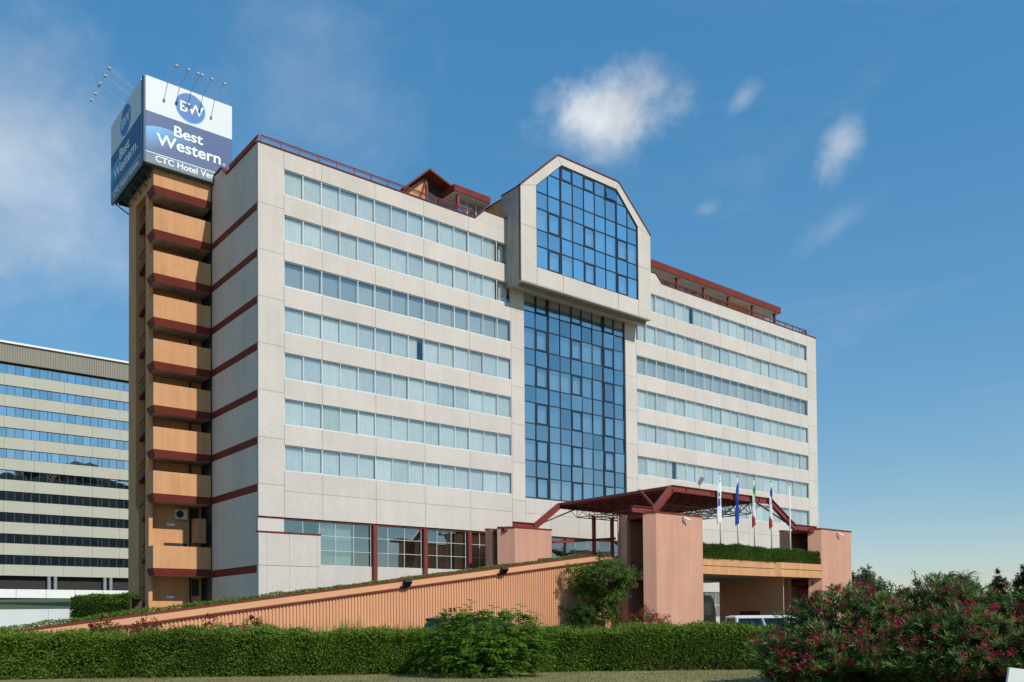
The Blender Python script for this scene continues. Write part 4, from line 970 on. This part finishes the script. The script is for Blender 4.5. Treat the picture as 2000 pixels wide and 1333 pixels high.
VP = np.array([v[0] for v in VS]); VA = np.array([v[1] for v in VS]); VL = np.array([v[2] for v in VS])
add(sh_, 'foliage', leaves(VP, VA, np.tile((0.,-.5,1.),(len(VP),1))+RNG.normal(size=VP.shape)*.25, VL, VL*.38), M['ailanthus'])
st_.build('stems', M['bark'], sh_)
# generic tree / bush with clumped crown
def crown(parent, c, r, nclump, nleaf, leaf, m, asp=.5, up=.3, hollow=.55, name='crown', flat=1.0, mesh_only=False):
    c = np.array(c, float); r = np.array(r, float)
    d = sph(nclump); rad_ = hollow + (1-hollow)*RNG.random(nclump)**.6
    lob = 1+.16*np.sin(d[:,0]*5+1)+.12*np.sin(d[:,1]*7+2)+.13*np.sin(d[:,2]*6)
    cc = c + d*r*(rad_*lob)[:,None]; cs = .16*np.mean(r)*(.6+.8*RNG.random(nclump))
    i = np.repeat(np.arange(nclump), nleaf); off = sph(len(i))*(RNG.random(len(i))**.5)[:,None]*cs[i][:,None]
    pos = cc[i]+off; out = unit(unit(pos-c)+sph(len(i))*.8); ax = unit(out*.6+sph(len(i))*.8+np.array([0,0,up-.3])); nr = unit(out+np.array([0,0,up])+sph(len(i))*.4)
    L_ = leaf*(.7+.6*RNG.random(len(i))); tint = np.clip(RNG.random(nclump)[i]*.6+RNG.random(len(i))*.4, 0, 1)
    return add(parent, name, leaves(pos, ax, nr, L_, L_*asp), m, tint)
def trunk(parent, h, r, limbs, spread, m='bark'):
    b = MB(); b.tube((0,0,-.05),(0.05,0,h*.5),r,r*.8,n=8); b.tube((.05,0,h*.5),(0,.03,h),r*.8,r*.55,n=8)
    for k in range(limbs):
        t = k*2.4; z = h*(.55+.45*k/limbs); b.tube((0,0,z),(spread*math.cos(t),spread*math.sin(t)*.8,z+spread*.8),r*.4,r*.12,n=5)
    return b.build('trunk', M[m], parent)
tl = P(18.1,-15.4,0)
tr = plant('small_tree', 'round leafy small tree in front of the ramp wall beside the pier', 'tree', tl); trunk(tr, 3.0, .12, 9, 1.3)
crown(tr, (.1,0,4.2), (2.35,1.7,1.55), 420, 60, .14, M['treeleaf'], .5, .3, .35); crown(tr, (-.1,-.3,2.0), (1.5,1.1,1.0), 150, 45, .13, M['treeleaf'], name='lower_crown')
bs = plant('round_bush', 'dark green rounded bush at the foot of the ramp wall', 'bush', P(15.7,-15.8,0)); trunk(bs, .8, .06, 5, .5); crown(bs, (0,0,1.5), (1.15,.9,1.35), 160, 45, .11, M['box'], .55, .3, .3)
bs = plant('red_flowering_bush', 'bush covered in red blossoms below the small tree', 'bush', P(19.2,-18.2,0)); trunk(bs, .7, .05, 5, .5)
crown(bs, (0,0,1.0), (1.75,1.0,1.0), 150, 34, .12, M['oleander'], .3, .3, .4); crown(bs, (0,0,1.1), (1.85,1.1,1.05), 130, 14, .09, M['redflower'], .8, .3, .75, 'blossoms')
for i, (x, y) in enumerate(((-14.9,31.4),(-13.2,31.5),(-11.0,31.8),(-9.6,32.1))):
    bs = plant('red_flowering_bush', 'low red-flowering bush between the hedge and the low end of the ramp wall', 'bush', (x,y,0), 'red-flowering bushes behind the hedge'); trunk(bs, .5, .04, 4, .4)
    crown(bs, (0,0,.92), (1.0,.6,.68), 80, 30, .10, M['oleander'], .3, .3, .4); crown(bs, (0,0,1.02), (1.0,.6,.68), 70, 14, .085, M['redflower'], .8, .3, .75, 'blossoms')
# greenery along the ramp coping
gp = plant('trailing_ground_cover', 'trailing green ground cover along the top of the ramp wall', 'ground cover', BC, rz=BA)
n = 15000; uu = RU0+(19.0-RU0)*RNG.random(n); hgt = .10+.05*field(uu, uu*0, 21, .8, 7)
hgt = np.maximum(.06, hgt)+np.where(uu < -4, .10, 0); wl2 = RW0+.35+.6*RNG.random(n); zz = 1.14+.1322*(uu+17.5)+.02+hgt*RNG.random(n)
pos = np.stack([uu, wl2, zz], 1); Lf = .10*(.6+.7*RNG.random(n))
o = add(gp, 'foliage', leaves(pos, sph(n)+np.array([0,-.3,.4]), sph(n)*.6+np.array([0,-.3,1]), Lf, Lf*.5), M['hedgenew']); o['kind'] = 'stuff'
MB().prism([(RU0,RW0+.42,rz(RU0)-.1),(19.2,RW0+.42,rz(19.2)-.1),(19.2,RW0+.42,rz(19.2)+.03),(RU0,RW0+.42,rz(RU0)+.03)], (0,.6,0), None).build('soil_strip', M['soil'], gp)
# planter hedge on the deck
pA = P(27.5,-16.5,5.95); pB = P(43.45,-16.5,5.95)
hedge('planter_hedge', 'dense dark green box hedge in the deck planter below the flags', tuple(pA), tuple(pB), 1.05, 1.0, 1700, .085, M['boxlight'], M['boxlight'], 160, 3)
bh = hedge('box_hedge', 'trimmed dark box hedge standing between the stair tower and the white walls', (-30.5,60,0), (-26.4,60,0), 3.3, 2.0, 800, .13, M['box'], M['hedge'], 60, 5)
# oleanders
def oleander(label, loc, r, nsh, nfl, extra=()):
    o_ = plant('oleander_bush', label, 'bush', loc, 'oleander bushes in full bloom'); r = np.array(r, float); c = np.array([0,0,r[2]*.82])
    d = sph(nsh); d[:,1] = np.where(RNG.random(nsh) < .75, -abs(d[:,1]), d[:,1]); rr2 = .62+.42*RNG.random(nsh)
    lob = 1+.13*np.sin(d[:,0]*6+r[0])+.10*np.sin(d[:,2]*8+2)
    tip = c + d*r*(rr2*lob)[:,None]; tip = tip[tip[:,2] > .05]; ns = len(tip)
    grow = unit(unit(tip-c)*.8 + np.array([0,-.1,.75]) + sph(ns)*.35)
    q = 15; i = np.repeat(np.arange(ns), q); k = np.tile(np.arange(q), ns); ang = k*2.4+RNG.random(ns)[i]*6
    e1 = unit(np.cross(grow, np.array([.3,.9,.1]))); e2 = np.cross(grow, e1)
    rd = e1[i]*np.cos(ang)[:,None]+e2[i]*np.sin(ang)[:,None]
    base = tip[i]-grow[i]*(.025*(k % 5)*1.3)[:,None]
    ax = rd*.75+grow[i]*(.25+.75*RNG.random(len(i)))[:,None]; L_ = .175*(.65+.6*RNG.random(len(i)))
    tint = np.clip(RNG.random(ns)[i]*.55+RNG.random(len(i))*.45, 0, 1)**1.3
    add(o_, 'foliage', leaves(base, ax, grow[i]+sph(len(i))*.3, L_, L_*.17, .15), M['oleander'], tint)
    pick = RNG.choice(ns, min(nfl, ns), replace=False); q = 26; i = np.repeat(pick, q); cs = (.05+.06*RNG.random(ns))[i]
    pos = tip[i]+grow[i]*.07+sph(len(i))*cs[:,None]; L_ = .042*(.7+.6*RNG.random(len(i)))
    add(o_, 'blossoms', leaves(pos, sph(len(i)), grow[i]+sph(len(i))*.6, L_, L_*.9, .2), M['petal'])
    b = MB()
    for t in tip[RNG.choice(ns, min(160, ns), replace=False)]:
        f = Vector((t[0]*.15,t[1]*.15,0)); mid = Vector((t[0]*.55,t[1]*.55,t[2]*.62)); b.tube(f,mid,.022,.014,n=4); b.tube(mid,Vector(tuple(t)),.014,.006,n=4)
    for ex in extra:
        p0 = Vector(ex[0])
        for s in range(6):
            p1 = p0+Vector((ex[1][0]/6+random.gauss(0,.03), 0, ex[1][2]/6)); b.tube(p0,p1,.008,.006,n=4); p0 = p1
    b.build('stems', M['bark'], o_)
    core_ = MB().sphere(tuple(c*.8), 1, 12, 8, tuple(r*.55)).build('inner_twigs', M['core'], o_)
    for ex in extra:
        n2 = 36; t = RNG.random(n2); p = np.array(ex[0])+np.array(ex[1])*t[:,None]+RNG.normal(size=(n2,3))*.02
        add(o_, 'long_shoot', leaves(p, sph(n2)+np.array([0,0,.3]), sph(n2)+np.array([0,-1,0]), np.full(n2,.075), np.full(n2,.035)), M['treeleaf'])
oleander('wide oleander with crimson blossoms in front of the far pier', (8.05,20.6,0), (2.15,1.7,1.22), 1900, 330)
oleander('tallest oleander with crimson blossoms and thin shoots rising above it', (10.3,20.9,0), (2.0,1.7,1.36), 1900, 300, (((-.6,-.3,2.1),(-.15,0,.62)),((.15,-.3,2.1),(.35,0,.42)),((.0,-.3,2.1),(.1,0,.5))))
oleander('oleander with crimson blossoms beside the white board', (12.4,19.6,0), (2.1,1.8,1.28), 1900, 300)
oleander('low crimson-blossomed oleander spilling onto the dry lawn', (6.6,19.4,0), (1.2,1.0,.78), 700, 130)
oleander('crimson-blossomed oleander in front of the tallest oleander', (9.3,18.2,0), (2.0,1.2,.95), 1500, 260)
oleander('crimson-blossomed oleander at the lawn edge by the white board', (11.3,16.9,0), (1.9,1.2,.95), 1300, 220)
# distant trees
ft = plant('round_tree', 'grey-green rounded tree just behind the far pink pier', 'tree', (44.2,110,0)); trunk(ft, 2.6, .25, 7, 1.5); crown(ft, (0,0,4.1), (3.6,3,3.7), 260, 40, .34, M['fartree'], .35, -.2, .4)
pm_ = plant('palm_tree', 'palm tree with arching fronds behind the oleanders', 'palm', (46.9,90,0)); trunk(pm_, 5.2, .28, 0, 0)
VS = []
for k in range(46):
    th = k*2.4; el = random.uniform(-.35,1.2); L_ = random.uniform(1.7,2.3); dx, dy, dz = math.cos(th)*math.cos(el), math.sin(th)*math.cos(el), math.sin(el)
    sdv = np.array([-math.sin(th), math.cos(th), 0])
    for i in range(16):
        t = (i+1)/16; p = np.array([dx*L_*t, dy*L_*t, 5.2+dz*L_*t-.9*t*t])
        for s in (-1,1): VS.append((p, sdv*s+np.array([dx,dy,-.5])*.7, .55*(1.1-.5*t)))
VP = np.array([v[0] for v in VS]); VA = np.array([v[1] for v in VS]); VL = np.array([v[2] for v in VS])
add(pm_, 'fronds', leaves(VP, VA, np.tile((0.,0.,1.),(len(VP),1)), VL, VL*.10), M['palm'])
for i, (x, y, h) in enumerate(((100,200,9.5),(104,200,10.5),(108,205,9.0),(112,200,11.5),(117,198,12.5),(121,200,11.5),(95,210,8.0))):
    t = plant('conifer_tree', 'dark conifer in the distant tree line beyond the palm', 'tree', (x,y,0), 'distant conifers'); trunk(t, 3, .3, 0, 0)
    crown(t, (0,0,h*.5), (2.3,2.0,h*.5), 120, 34, .7, M['conifer'], .3, .2, .2)
# dry lawn blades in front of the hedge
n = 26000; gx = -12+26*RNG.random(n); gy = 17.5+8.5*RNG.random(n); hb = .035+.05*RNG.random(n)
pos = np.stack([gx, gy, np.zeros(n)], 1); ax = RNG.normal(size=(n,3))*.5; ax[:,2] = 1
o = link('lawn_grass', npmesh('lawn_grass', leaves(pos, ax, sph(n), hb, np.full(n,.012)), 4, M['grassblade'])); o['kind'] = 'stuff'; o['label'] = 'short dry grass of the lawn in front of the hedge'; o['category'] = 'grass'
